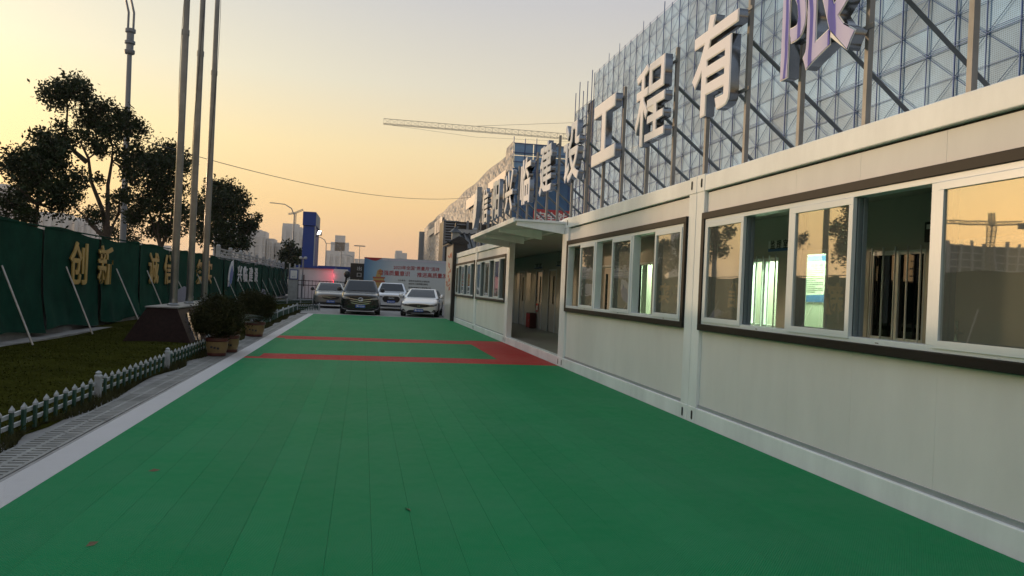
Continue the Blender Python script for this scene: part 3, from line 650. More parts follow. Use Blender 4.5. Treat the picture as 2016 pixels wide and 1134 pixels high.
for k in range(16):
    a = k * 2.399; l = rc.uniform(.5, .75); el = rc.uniform(.35, 1.0); m = MB(); pts = []
    for j in range(13):
        s = j / 12; pts.append(Vector((-2.5 + math.cos(a) * l * s, 15.75 + math.sin(a) * l * s, .5 + l * (el * s - .75 * el * s * s))))
    m.tube(pts[::3], [.008, .006, .005, .004, .002], 5)
    sd = Vector((-math.sin(a), math.cos(a), 0))
    for j in range(2, 13):
        for sg_ in (-1, 1):
            for h_ in (0, .5):
                p = pts[j] + (pts[j - 1] - pts[j]) * h_; ll = .13 * math.sin(math.pi * min(1, .18 + j / 13.5)); q = p + sd * sg_ * ll + (pts[j] - pts[j - 1]).normalized() * ll * .6 + Vector((0, 0, .02)); w_ = (pts[j] - pts[j - 1]).normalized() * .006
                m.add([p - w_, p + w_, q], [(0, 1, 2)])
    obj('frond', m, M_cyc, t)
t = thing('plant_pot', 'empty yellow pot standing behind the cycad against the fence', 'pot', (-3.2, 20.6, 0)); pot(t, -3.2, 20.6, .22, .36)

# ------------------------------------------------------------------ trees
def tree(name, label, base, blobs, seed, nleaf, fork_z, lsize=.15, spread=.8, group='street trees behind the green wall', trunk_r=.11, limbs=()):
    rg = random.Random(seed); bx, by = base
    t = thing(name, label, 'tree', (bx, by, 0), group=group)
    m = MB(); fork = Vector((bx + rg.uniform(-.1, .1), by, fork_z)); m.tube([(bx, by, -.1), (bx + .05, by, fork_z * .5), fork], [trunk_r, trunk_r * .85, trunk_r * .72], 9)
    pts3 = []
    for i, (x, z, r) in enumerate(blobs):
        c = Vector((x, by + rg.uniform(-spread, spread), z)); pts3.append((c, r))
    nodes = [(fork, trunk_r * .7)]
    for lb in limbs:
        n_ = len(lb); pp = [Vector((x, by + rg.uniform(-.15, .15) * (k > 0), z)) for k, (x, z) in enumerate(lb)]; rr_ = [trunk_r * (.62 - .42 * k / (n_ - 1)) for k in range(n_)]
        m.tube(pp, rr_, 8, cap=False); nodes += [(pp[k], rr_[k]) for k in range(1, n_)]
    for c, r in sorted(pts3, key=lambda p: (p[0] - fork).length):
        pq, pr_ = min(nodes, key=lambda q: (q[0] - c).length * 1.0 + max(0, (q[0].z - c.z)) * 1.5 + (.0 if q[1] > .02 else .8))
        mid = pq.lerp(c, .5) + Vector((rg.uniform(-.12, .12), rg.uniform(-.15, .15), rg.uniform(-.12, .1)))
        ra = max(.014, pr_ * .66); m.tube([pq, mid, c], [ra, ra * .85, ra * .7], 6, cap=False); nodes.append((c, ra * .8))
        for q in range(3):
            e = c + Vector((rg.uniform(-1, 1), rg.uniform(-1, 1), rg.uniform(-.6, 1))) * r * .8; m.tube([mid.lerp(c, .7), e], [.016, .004], 4, cap=False)
    obj('trunk', m, M_bark, t, smooth=True)
    rr = np.array([p[1] for p in pts3]); cc = np.array([list(p[0]) for p in pts3]); pw = rr ** 2 / np.sum(rr ** 2)
    def gen(g, n):
        K = 16; sub = g.normal(size=(len(rr), K, 3)); sub /= np.linalg.norm(sub, axis=2)[:, :, None]; sub *= (.35 + .55 * g.random((len(rr), K)))[:, :, None]
        i = g.choice(len(rr), n, p=pw); k = g.integers(0, K, n)
        return cc[i] + (sub[i, k] + g.normal(0, .30, (n, 3))) * rr[i][:, None] * np.array([1, 1, .9])
    obj('crown', leaves(nleaf, gen, lsize, seed, .5, .5), M_leaf, t)
T1 = [(-8.92, 5.24, 0.25), (-9.06, 4.88, 0.5), (-8.56, 4.82, 0.45), (-9.35, 4.36, 0.56), (-8.77, 4.41, 0.62), (-8.41, 4.53, 0.45), (-9.61, 4.25, 0.34), (-9.57, 3.36, 0.45), (-9.19, 3.78, 0.62), (-8.61, 3.83, 0.56), (-8.15, 3.76, 0.5), (-9.25, 3.09, 0.5), (-8.49, 3.24, 0.5), (-7.94, 4.07, 0.28), (-8.93, 2.86, 0.34)]
T2 = [(-10.46, 7.96, 0.53), (-10.84, 7.55, 0.53), (-10.1, 7.56, 0.63), (-10.55, 7.33, 0.49), (-9.81, 7.65, 0.32), (-9.44, 7.11, 0.49), (-9.89, 6.76, 0.56), (-9.22, 7.32, 0.32), (-8.85, 6.91, 0.49), (-8.63, 7.12, 0.35), (-8.37, 6.58, 0.56), (-8.83, 6.28, 0.56), (-9.3, 6.56, 0.49), (-10.1, 6.24, 0.49), (-9.74, 6.02, 0.42), (-10.25, 5.79, 0.42), (-8.34, 6.01, 0.42), (-9.03, 5.7, 0.35), (-9.38, 5.67, 0.28), (-8.5, 5.55, 0.35), (-9.22, 4.67, 0.25), (-8.49, 5.23, 0.42), (-8.14, 6.66, 0.28), (-8.38, 4.1, 0.39), (-9.64, 3.51, 0.35), (-9.34, 3.34, 0.28), (-9.83, 4.0, 0.32)]
T3 = [(-8.91, 7.06, 0.53), (-9.42, 6.69, 0.62), (-8.51, 6.68, 0.62), (-9.85, 6.26, 0.62), (-9.09, 6.0, 0.88), (-8.2, 6.38, 0.53), (-10.12, 5.6, 0.53), (-9.35, 5.18, 0.8), (-8.46, 5.4, 0.71), (-9.78, 4.59, 0.62), (-9.02, 4.39, 0.71), (-10.05, 3.93, 0.49), (-8.26, 4.28, 0.53), (-9.35, 3.41, 0.53), (-8.6, 3.46, 0.62), (-10.23, 4.8, 0.35)]
T4 = [(-9.5, 6.96, 0.74), (-8.86, 7.0, 0.74), (-8.21, 6.71, 0.74), (-9.57, 5.94, 0.98), (-8.6, 5.89, 1.1), (-7.85, 6.05, 0.55), (-9.31, 4.94, 0.98), (-8.24, 4.9, 0.98), (-7.57, 4.48, 0.74), (-7.04, 4.85, 0.49), (-6.79, 5.38, 0.27), (-9.48, 3.92, 0.74), (-8.41, 3.87, 0.98), (-10.4, 5.66, 0.61), (-10.25, 4.55, 0.61), (-7.64, 3.57, 0.61)]
tree('street_tree', 'dense low tree at the left picture edge behind the green wall', (-8.95, 23.3), T1, 11, 12500, 2.6, .105, limbs=([(-8.94, 2.6), (-8.95, 3.25), (-8.93, 4.24), (-9.0, 5.07)], [(-8.95, 3.25), (-9.35, 3.65)], [(-8.95, 3.25), (-8.46, 3.71)]))
tree('street_tree', 'tall open forked tree in front of the tall lamp post', (-8.98, 29.3), T2, 12, 12500, 2.6, .12, trunk_r=.15, limbs=([(-8.91, 2.6), (-9.17, 3.67), (-9.47, 4.55), (-9.63, 5.39), (-9.89, 5.94)], [(-8.91, 2.6), (-8.96, 3.83), (-8.94, 4.49), (-8.89, 5.36), (-8.83, 5.85)], [(-8.9, 2.7), (-8.59, 3.57), (-8.56, 4.07)], [(-8.93, 2.6), (-9.44, 3.05), (-9.72, 3.41)], [(-9.67, 5.25), (-10.04, 5.57), (-10.43, 5.99), (-10.43, 7.11)]))
tree('street_tree', 'rounded dense tree behind the flagpoles', (-9.0, 36.8), T3, 13, 13500, 2.6, .145, trunk_r=.13, limbs=([(-8.96, 2.6), (-9.09, 3.49), (-9.02, 4.63), (-8.92, 6.0)], [(-8.96, 2.6), (-9.36, 3.7), (-9.72, 4.81)], [(-8.96, 2.6), (-8.61, 3.74), (-8.46, 5.12)]))
tree('street_tree', 'dark tree just right of the flagpoles above the balustrade', (-9.1, 51), T4, 14, 14500, 2.6, .185, spread=1.2, trunk_r=.15, limbs=([(-9.16, 2.6), (-9.23, 4.47), (-9.0, 6.08)], [(-9.16, 2.6), (-8.31, 4.2), (-7.89, 5.19)], [(-8.28, 3.56), (-7.39, 4.25), (-6.82, 5.26)]))
T5 = [(-8.36, 5.3, .7), (-9.0, 4.4, .8), (-7.6, 4.5, .8), (-8.3, 4.0, .9), (-7.0, 3.8, .6), (-9.1, 3.2, .7), (-7.6, 3.0, .9), (-8.2, 2.4, .8)]
tree('street_tree', 'small distant tree left of the blue gate tower', (-8.3, 90), T5, 15, 2500, 2.0, .35, spread=1)
rt_ = random.Random(21)
for k, (x, y, h, lab) in enumerate(((-11.0, 15.5, 6.2, 'tree mirrored in the windows, left of the picture'), (-13.5, 9.5, 7.0, 'tree out of sight left of the camera'), (-18, 62, 6.5, 'tree behind the dark tree right of the flagpoles'))):
    bl_ = [(x + rt_.uniform(-1.2, 1.2), h * (.5 + .45 * rt_.random()), rt_.uniform(.4, .8)) for q in range(16)]
    tree('street_tree', lab, (x, y), bl_, 30 + k, 4500, h * .38, .17)

# ------------------------------------------------------------------ street lamps, cable
t = thing('street_lamp', 'tall grey lamp post with twin curved arms behind the trees', 'street lamp', (-11.45, 40, 0))
obj('post', MB().tube([(-11.45, 40, 0), (-11.55, 40, 12.0)], [.16, .11], 14), M_pole, t, smooth=True)
obj('collar', MB().lathe([(.2, 0), (.24, .05), (.24, .18), (.17, .22), (.17, .45), (.24, .5), (.24, .62), (.17, .66), (.17, 1.0), (.24, 1.05), (.24, 1.2), (.1, 1.25)], (-11.55, 40, 12), 12), M_pole, t, smooth=True)
for dx in (-.12, .12):
    obj('arm', MB().tube([(-11.55 + dx, 40, 13.2), (-11.55 + dx, 40, 14.0), (-11.75 + dx, 40, 14.8), (-12.5 + dx, 40, 15.6), (-13.6 + dx, 40, 16)], .055, 8), M_pole, t, smooth=True)
obj('lamp_head', MB().box(-14.6, -13.5, 39.85, 40.15, 15.92, 16.08), M_pole, t, bevel=.03)
def slamp(label, x, y, h, arm, rise, side=-1):
    t = thing('street_lamp', label, 'street lamp', (x, y, 0), group='distant curved street lamps')
    obj('post', MB().tube([(x, y, 0), (x, y, h), (x + side * arm * .15, y, h + rise * .6), (x + side * arm * .5, y, h + rise * .95), (x + side * arm, y, h + rise)], [.11, .08, .07, .06, .05], 8), M_pole, t, smooth=True)
    obj('lamp_head', MB().box(*sorted((x + side * arm, x + side * (arm + .7))), y - .12, y + .12, h + rise - .04, h + rise + .06), M_pole, t)
slamp('curved street lamp left of the blue gate tower', -9.75, 110, 10.4, 2.6, 1.5)
slamp('curved street lamp just right of the blue gate tower', -7.2, 150, 8.6, 2.2, 1.2)
slamp('curved street lamp in front of the pale stepped tower', -5.5, 190, 9.0, 3.0, 1.6)
slamp('curved street lamp right of the pale stepped tower', -3.0, 240, 8.4, 3.0, 1.4)
t = thing('street_lamp', 'thin straight mast lamp above the black pylon', 'street lamp', (-1.0, 160, 0)); obj('post', MB().tube([(-1, 160, 0), (-1, 160, 9)], [.1, .07], 8), M_pole, t); obj('lamp_head', MB().box(-2.1, .1, 159.8, 160.2, 8.9, 9.1), M_pole, t)
cb = [Vector((-8.3, 29.6, 6.3)).lerp(Vector((8.2, 61, 8.7)), s) - Vector((0, 0, 1.6 * 4 * s * (1 - s) * .55)) for s in np.linspace(0, 1, 30)]
tag(obj('overhead_cable', MB().tube(cb, .014, 5), M_black), 'thin black cable sagging across the sky from the trees', 'cable')

# ------------------------------------------------------------------ far end of the yard
gh = thing('guard_house', 'white site cabin with blue roof edge below the blue tower', 'cabin', (-3.8, 62, 0))
obj('wall', MB().box(-5.2, -2.35, 62, 66.5, 0, 2.45), M_tin, gh); obj('roof_edge', MB().box(-5.3, -2.2, 61.85, 66.7, 2.452, 2.62), M_blue, gh); obj('drain_pipe', MB().tube([(-4.55, 61.95, 1.0), (-4.55, 61.95, 1.9)], .04, 6), M_black, gh)
obj('sign_board', MB().box(-2.3, -1.2, 61.2, 61.3, 1.55, 2.45), M_tin, gh)
bt = thing('gate_tower', 'tall blue gate tower with pale cap and white corner posts', 'tower', (-4.5, 66.8, 0))
obj('shaft', MB().box(-5.15, -4.2, 66.8, 72.5, 0, 6.05), M_blue, bt); obj('side_face', MB().box(-4.199, -4.15, 66.85, 72.4, 2.6, 6.0), M_blue, bt)
obj('cap', MB().box(-5.2, -4.13, 66.7, 72.6, 6.1, 7.25), M_blue, bt); obj('cap_side', MB().box(-4.129, -4.1, 66.75, 72.5, 6.12, 7.2), M_wht, bt)
for y in (66.72, 71.8): obj('corner_pole', MB().box(-4.2, -4.12, y - .05, y + .05, 2.6, 6.08), M_wht, bt)
fl = obj('floodlight', MB().box(-4.05, -3.65, 67.3, 67.7, 5.35, 5.75), M_pole, bt); obj('floodlight_arm', MB().tube([(-4.12, 67.5, 5.2), (-3.85, 67.5, 5.4)], .04, 6), M_pole, bt)
obj('floodlight_lens', MB().add([(-4.03, 67.29, 5.42), (-3.8, 67.29, 5.42), (-3.68, 67.29, 5.74), (-3.9, 67.29, 5.74)], [(0, 1, 2, 3)]), M_lamp, fl)
for nm, dat, loc in (('wall_lamp', ('POINT', 14, (1, .95, .85)), None),):
    t = thing('wall_lamp', 'small bright lamp at the end of the green wall', 'lamp', (-6.2, 69, 1.6)); obj('lamp_bracket', MB().box(-6.5, -6.2, 68.95, 69.05, 1.85, 1.95), M_black, t); obj('lamp_bulb', MB().lathe([(.03, 0), (.12, .06), (.12, .16), (.03, .2)], (-6.2, 68.9, 1.8), 10), M_lamp, t)
t = thing('neon_sign', 'red glowing light at the corner of the white cabin', 'lamp', (-2.28, 61.5, 1.5)); obj('tube', MB().tube([(-2.3, 61.9, 1.1), (-2.3, 61.9, 2.4)], .02, 6), G('red_neon', (.6, .02, .03), .4, emit=((1, .05, .08), 5)), t)
pn = bpy.data.lights.new('neon_light', 'POINT'); pn.energy = 16; pn.color = (1, .08, .12); pn.shadow_soft_size = .2; po = bpy.data.objects.new('neon_light', pn); COL.objects.link(po); po.parent = t; po.location = (-.12, -.3, .4)
t = thing('gate_pier', 'white pier with framed notice at the end of the lawn', 'pier', (-5, 58, 0))
obj('pier_body', MB().box(-5.35, -4.6, 58, 58.3, 0, 2.35), M_wht, t)
for x in (-5.35, -4.98, -4.68): obj('pier_finial', MB().box(x, x + .09, 58.05, 58.2, 2.352, 2.65), M_wht, t)
obj('notice_frame', MB().box(-5.28, -4.68, 57.95, 57.999, 1.5, 2.22), M_blue, t); obj('notice_sheet', MB().box(-5.22, -4.74, 57.94, 57.949, 1.56, 2.16), M_whtxt, t); obj('notice_text', text_mesh('公示', (-4.98, 57.939, 1.7), (1, 0, 0), (0, 0, 1), w=.25, depth=.002), M_blutxt, t)
t = thing('metal_fence', 'black metal fence with upright bars behind the grey car', 'fence', (-3.4, 57, 0))
for z in (.15, 1.1, 1.42): obj('rail', MB().box(-4.6, 1.0, 56.98, 57.02, z, z + .05), M_black, t)
for k in range(23): obj('bar', MB().box(-4.6 + .25 * k, -4.57 + .25 * k, 56.985, 57.015, .05, 1.5), M_black, t)
t = thing('camera_post', 'grey post with white security cameras beside the pier', 'camera', (-4.4, 58.6, 0)); obj('post', MB().tube([(-4.4, 58.6, 0), (-4.4, 58.6, 3.1)], .05, 8), M_pole, t)
for dx in (-.18, .16): obj('camera_head', MB().lathe([(.02, 0), (.12, .05), (.12, .16), (.05, .22)], (-4.4 + dx, 58.5, 3.0), 10), M_wht, t)
t = thing('pylon_sign', 'black pylon with pale vertical marks left of the billboard', 'sign', (-.4, 52, 0)); obj('pylon_body', MB().box(-.86, .05, 51.6, 52, 0, 2.74), M_black, t)
for k, ch in enumerate('出口入'): obj('character', text_mesh(ch, (-.28, 51.598, 2.4 - .42 * k), (1, 0, 0), (0, 0, 1), w=.3, h=.26, depth=.004, bold=.02), G('dim_grey_print', (.35, .35, .35), .6), t)
t = thing('blue_shed', 'low blue roofed shed behind the cars', 'shed', (-1.5, 78, 0)); obj('wall', MB().box(-4.2, 1.6, 76, 80, 0, 2.1), M_tin, t); obj('roof_band', MB().box(-4.3, 1.7, 75.9, 80.1, 2.102, 2.95), M_blue, t)
for k in range(8): obj('shutter_slat', MB().box(-1.6, .4, 75.95, 75.999, .3 + .2 * k, .46 + .2 * k), M_wht, t)
t = thing('hanging_bag', 'dark round shape hanging on the fence behind the cars', 'bag', (-1.2, 56.8, 1.3)); obj('bag_body', MB().lathe([(.05, 0), (.2, .12), (.24, .3), (.16, .5), (.03, .55)], (-1.15, 56.7, 1.75), 12), M_black, t, smooth=True); obj('bag_strap', MB().tube([(-1.25, 56.75, 1.3), (-1.2, 56.7, 1.8)], .07, 7), M_black, t)

# billboard with print
bb = thing('billboard', 'wide printed billboard with red slogans behind the white cars', 'billboard', (2.8, 50, 0))
M_bb = G('billboard_print', (.5, .55, .6), .5)
tt = M_bb.node_tree; gz = tt.nodes.new('ShaderNodeNewGeometry'); sp_ = tt.nodes.new('ShaderNodeSeparateXYZ'); tt.links.new(gz.outputs['Position'], sp_.inputs[0])
mr1 = tt.nodes.new('ShaderNodeMapRange'); tt.links.new(sp_.outputs[0], mr1.inputs[0]); mr1.inputs[1].default_value = 0; mr1.inputs[2].default_value = 1.9
c1 = ramp(tt, mr1.outputs[0], [(0, (.07, .19, .36)), (.35, (.22, .36, .47)), (1, (.50, .54, .56))])
mr2 = tt.nodes.new('ShaderNodeMapRange'); tt.links.new(sp_.outputs[2], mr2.inputs[0]); mr2.inputs[1].default_value = .3; mr2.inputs[2].default_value = 3.1
c2_ = ramp(tt, mr2.outputs[0], [(0, (.55, .38, .2)), (.25, (.58, .57, .52)), (.7, (.52, .55, .58)), (1, (.38, .40, .48))])
mxx_ = nd(tt, 'ShaderNodeMix', data_type='RGBA', blend_type='MULTIPLY'); mxx_.inputs[0].default_value = .75; tt.links.new(c1, mxx_.inputs[6]); tt.links.new(c2_, mxx_.inputs[7])
br_ = nd(tt, 'ShaderNodeMix', data_type='RGBA', blend_type='MULTIPLY'); br_.inputs[0].default_value = 1; br_.inputs[7].default_value = (1.55, 1.55, 1.55, 1); tt.links.new(mxx_.outputs[2], br_.inputs[6])
tt.links.new(br_.outputs[2], tt.nodes['Principled BSDF'].inputs['Base Color'])
obj('print_sheet', MB().box(.02, 6.6, 50, 50.06, .3, 3.12), M_bb, bb)
for x in (.3, 2.2, 4.2, 6.2): obj('support_post', MB().box(x, x + .1, 50.07, 50.17, 0, 3.0), M_pole, bb)
obj('red_swag', MB().prism([(.0, 3.12), (1.15, 3.12), (.95, 3.0), (.75, 2.92), (.55, 2.93), (.35, 3.0), (.15, 3.05), (0, 3.07)], (0, 50, 0), (1, 0, 0), (0, 0, 1), .002, .006), M_redtxt, bb)
for k in range(13): obj('wall_motif', MB().box(1.15 + .42 * k, 1.15 + .42 * k + .35, 49.994, 49.998, 2.98, 3.06), G('print_lilac', (.5, .48, .56), .6), bb)
def bt_(s, x, z, w, m, bold=.012): obj('lettering', text_mesh(s, (x, 49.997, z), (1, 0, 0), (0, 0, 1), w=w, depth=.004, bold=bold), m, bb)
bt_('2023年全国“质量月”活动', 3.35, 2.56, 2.95, M_redtxt, .012)
bt_('增强质量意识', 1.93, 2.18, 2.02, M_redtxt, .014); bt_('推进高质量发展', 4.55, 2.14, 2.3, M_redtxt, .014)
bt_('主办单位：', 2.45, 1.74, .5, M_text); bt_('信阳市住房和城乡建设局', 3.55, 1.73, 1.35, M_text); bt_('信阳市工程质量监督站', 3.5, 1.55, 1.25, M_text)
bt_('承办单位：', 2.45, 1.32, .5, M_text); bt_('信阳兴临建设工程有限公司', 3.6, 1.31, 1.45, M_text)
M_prg = G('print_gold', (.42, .28, .10), .6); M_prb = G('print_brick', (.34, .10, .05), .6)
for poly, m, d in (([(.55, .5), (1.5, .5), (1.55, 1.0), (1.3, 1.35), (.75, 1.35), (.5, 1.0)], M_prg, .003), ([(.62, 1.3), (1.32, 1.3), (1.3, 1.85), (.64, 1.85)], M_prg, .004), ([(.58, 1.55), (1.36, 1.55), (1.36, 1.68), (.58, 1.68)], M_prb, .006), ([(.6, 1.8), (1.34, 1.8), (1.38, 1.9), (.58, 1.9)], M_prb, .006), ([(.78, 1.9), (1.1, 1.9), (1.2, 2.3), (1.05, 2.42), (.85, 2.3)], M_prg, .005)):
    obj('print_shape', MB().prism(poly, (0, 50, 0), (1, 0, 0), (0, 0, 1), d - .002, d), m, bb)

# gate wall with tiled cap beside the last container
gw = thing('gate_wall', 'white gate wall with black corner post and tiled black roof', 'wall', (3.75, 34, 0))
obj('wall_panel', MB().box(3.76, 4.3, 33.02, 35.75, 0, 3.3), G('gate_wall_white', (.45, .44, .42), .35, noise=(1.2, .12)), gw)
obj('corner_post', MB().box(3.72, 4.32, 32.72, 33.01, 0, 3.35), M_black, gw)
rs_ = random.Random(8)
for k in range(16):                                   # faded red brush marks of the worn print
    yc_, zc2, a_ = 34.4 + rs_.uniform(-.8, .8), rs_.uniform(1.35, 2.9), rs_.uniform(-.5, .5); l_ = rs_.uniform(.15, .5); th2 = rs_.uniform(.03, .08)
    obj('print_stroke', MB().prism([(-l_, -th2 + a_ * l_ * .4), (l_, -th2 - a_ * l_ * .4), (l_ * .9, th2 - a_ * l_ * .4), (-l_ * .8, th2 + a_ * l_ * .4)], (3.7585, yc_, zc2), (0, -1, 0), (0, 0, 1), 0, .003 + .0005 * k), G('faded_red', (.42, .13, .09), .6), gw)
rf = MB(); rf.prism([(-.16, 0), (.6, 0), (.6, .08), (.28, .30), (.2, .30), (-.16, .07)], (3.76, 36.0, 3.32), (1, 0, 0), (0, 0, 1), 0, 3.4)
obj('roof_cap', rf, M_black, gw)
for k in range(11):
    y = 32.7 + .3 * k; obj('roof_tile', MB().tube([(3.57, y, 3.40), (3.97, y, 3.63)], .035, 8), M_black, gw)
obj('pier_block', MB().box(3.66, 3.98, 32.85, 33.15, 3.5, 3.82), M_wht, gw)
obj('pier_roof', MB().lathe([(.33, 0), (.25, .05), (.13, .14), (.05, .24), (.03, .42), (.005, .48)], (3.82, 33.0, 3.81), 8), M_black, gw)
obj('eave_corner', MB().tube([(3.62, 32.75, 3.34), (3.5, 32.6, 3.34), (3.4, 32.5, 3.42)], [.07, .05, .02], 7), M_black, gw)
gr = thing('gate_roof', 'black tiled roof behind the containers by the gate wall', 'roof', (6, 37, 2.9))
obj('roof_slope', MB().add([(4.4, 35.5, 3.2), (9.5, 35.5, 3.2), (9.5, 37.5, 4.1), (4.4, 37.5, 4.1), (4.4, 39.5, 3.2), (9.5, 39.5, 3.2)], [(0, 1, 2, 3), (3, 2, 5, 4), (0, 3, 4), (1, 5, 2)]), M_black, gr)
for k in range(20): obj('roof_tile', MB().tube([(4.5 + .25 * k, 35.45, 3.23), (4.5 + .25 * k, 37.5, 4.14)], .06, 6), M_black, gr)
obj('ridge', MB().box(4.35, 9.55, 37.4, 37.6, 4.1, 4.3), M_wht, gr); obj('support_wall', MB().box(4.5, 9.4, 36.2, 39.0, 0, 3.3), M_wallc, gr)
lv = thing('louvre_screen', 'dark slatted louvre structure behind the gate wall', 'screen', (8.5, 70, 0))
obj('back_panel', MB().box(7.0, 12.5, 70.4, 74, 3.5, 7.5), M_black, lv)
for k in range(9): obj('louvre_slat', MB().box(6.95, 9.0 if k % 2 else 8.4, 70.0, 70.35, 5.5 + .24 * k, 5.6 + .24 * k), M_pole, lv)
for x in (7.0, 9.1, 11.0): obj('louvre_post', MB().box(x, x + .2, 70.15, 70.38, 0, 7.6), M_pole, lv)

# leaning boards by the wall
for x, y, s, lab in ((-6.05, 28.1, 1.0, 'pale lilac rounded board leaning by the wall behind the flagpoles'), (-5.6, 46.5, .8, 'pale pointed board standing on the lawn by the wall')):
    t = thing('leaning_board', lab, 'board', (x, y, 0)); m = G('pale_lilac', (.33, .33, .42), .5)
    pr_ = [(-.3, 0), (.3, 0), (.32, .7), (.22, .95), (.0, 1.05), (-.2, .92), (-.3, .7)] if s == 1 else [(-.35, 0), (.4, 0), (.0, 1.0), (-.15, 1.05)]
    obj('board', MB().prism([(a * s, b * s) for a, b in pr_], (x, y, .03), (1, 0, 0), (0, .1, .99), 0, .04), m, t); obj('board_stand', MB().box(x - .04, x + .04, y + .02, y + .5, .02, .06), M_wht, t)

# ------------------------------------------------------------------ cars
def car(label, loc, rotz, paint, W, Ln, hood, cowl, roof, sh, style, plate_txt):
    t = thing('parked_car', label, 'car', loc, rotz, group='cars parked at the far end of the yard')
    h = W / 2; zb = .2; yc, yr0, yr1, yend = sh        # cowl, roof front, roof rear, tail glass base
    st = [(0.0, .80, zb + .08, hood - .10), (.06, .90, zb, hood - .05), (.22, .97, zb, hood), (.6, 1, zb, hood + (cowl - hood) * .35), (yc, 1, zb, cowl), (yc + .8, 1, zb, cowl + .04), (Ln * .7, 1, zb, cowl + .05), (yend, 1, zb, cowl + .06), (Ln - .15, .95, zb, cowl + .03), (Ln, .84, zb + .1, cowl - .1)]
    vs_, fs_ = [], []; ring = None
    for y, k, b, tz in st:
        w = h * k; sec = [(0, b), (.55 * w, b), (.92 * w, b + .03), (w, b + .16), (w * 1.0, b + .5 * (tz - b)), (w * .97, tz - .09), (w * .84, tz), (.45 * w, tz + .02)]
        loop = sec + [(0, tz + .025)] + [(-a, z) for a, z in reversed(sec[1:])]
        ring = len(loop); vs_ += [(a, y, z) for a, z in loop]
    for i in range(len(st) - 1):
        for k in range(ring): k2 = (k + 1) % ring; fs_.append((i * ring + k, i * ring + k2, (i + 1) * ring + k2, (i + 1) * ring + k))
    for off, rev in ((0, True), ((len(st) - 1) * ring, False)):
        for k in range(1, ring // 2):                   # quad strips across the ends
            q = (off + k, off + k + 1, off + (ring - k - 1) % ring, off + (ring - k) % ring)
            if k + 1 == ring // 2: q = (off + k, off + k + 1, off + ring - k)
            fs_.append(q if not rev else tuple(reversed(q)))
        q = (off, off + 1, off + ring - 1); fs_.append(tuple(reversed(q)) if rev else q)
    bm = bmesh.new()
    bv = [bm.verts.new(v) for v in vs_]
    for f in fs_:
        try: bm.faces.new([bv[i] for i in dict.fromkeys(f)])
        except ValueError: pass
    bmesh.ops.recalc_face_normals(bm, faces=bm.faces); bm.normal_update()
    me = bpy.data.meshes.new('car_body'); bm.to_mesh(me); bm.free()
    tmp = bpy.data.objects.new('tmp', me); COL.objects.link(tmp); md = tmp.modifiers.new('s', 'SUBSURF'); md.levels = 2; md.render_levels = 2
    dg = bpy.context.evaluated_depsgraph_get(); me2 = bpy.data.meshes.new_from_object(tmp.evaluated_get(dg)); bpy.data.objects.remove(tmp)
    bvh = BVHTree.FromPolygons([v.co.copy() for v in me2.vertices], [tuple(p.vertices) for p in me2.polygons])
    me2.polygons.foreach_set('use_smooth', [True] * len(me2.polygons))
    body = obj('body', me2, paint, t, local=True)
    # cabin
    bh, th = h * .93, h * .70
    P8 = [(-bh, yc - .05, cowl - .03), (bh, yc - .05, cowl - .03), (bh, yend, cowl + .02), (-bh, yend, cowl + .02), (-th, yr0, roof - .02), (th, yr0, roof - .02), (th, yr1, roof - .02), (-th, yr1, roof - .02)]
    cab = MB().add(P8, [(4, 5, 6, 7), (0, 1, 5, 4), (1, 2, 6, 5), (2, 3, 7, 6), (3, 0, 4, 7)])
    co = obj('cabin', cab, paint, t, local=True); b_ = co.modifiers.new('b', 'BEVEL'); b_.width = .075; b_.segments = 4; b_.limit_method = 'ANGLE'; co.data.polygons.foreach_set('use_smooth', [True] * len(co.data.polygons))
    V = [Vector(p) for p in P8]
    def pane(name, q, a0, a1, b0, b1, off):
        c0, c1, c2, c3 = [V[i] for i in q]; nrm = (c1 - c0).cross(c3 - c0).normalized()
        def pt(u, v): return c0.lerp(c1, u).lerp(c3.lerp(c2, u), v) + nrm * off
        n = 8; vv, ff = [], []
        for j in range(2):
            for i in range(n + 1): vv.append(pt(a0 + (a1 - a0) * i / n, (b0, b1)[j]))
        for i in range(n): ff.append((i, i + 1, n + 2 + i, n + 1 + i))
        obj(name, MB().add(vv, ff), M_cglass, t, local=True)
    pane('windscreen', (0, 1, 5, 4), .075, .925, .10, .90, .014)
    pane('rear_window', (2, 3, 7, 6), .1, .9, .2, .85, .014)
    for sd in ((1, 2, 6, 5), (3, 0, 4, 7)):
        pane('side_window', sd, .12, .46, .22, .86, .014); pane('side_window', sd, .50, .88, .22, .86, .014)
    obj('cabin_interior', MB().box(-bh * .8, bh * .8, yc + .3, yend - .2, cowl - .3, cowl - .02), M_black, t, local=True)
    def decal(name, xs, zt_, zb2, m, off=.012, par=None):
        """strip draped on the nose; xs, zt, zb polylines of equal length"""
        n = 14; vv, ff = [], []; rows = 4; T = np.linspace(0, 1, len(xs)); tt_ = np.linspace(0, 1, n + 1)
        X_, A, B = np.interp(tt_, T, xs), np.interp(tt_, T, zt_), np.interp(tt_, T, zb2)
        for j in range(rows + 1):
            for i in range(n + 1):
                x, z = X_[i], A[i] + (B[i] - A[i]) * j / rows; hit = bvh.ray_cast(Vector((x, -2, z)), Vector((0, 1, 0)))
                y = hit[0].y if hit[0] is not None else (vv[-1][1] + off if vv else 0); vv.append((x, y - off, z))
        for j in range(rows):
            for i in range(n): a = j * (n + 1) + i; ff.append((a, a + n + 1, a + n + 2, a + 1))
        return obj(name, MB().add(vv, ff), m, par or t, local=True)
    k = h; z0 = hood - .05
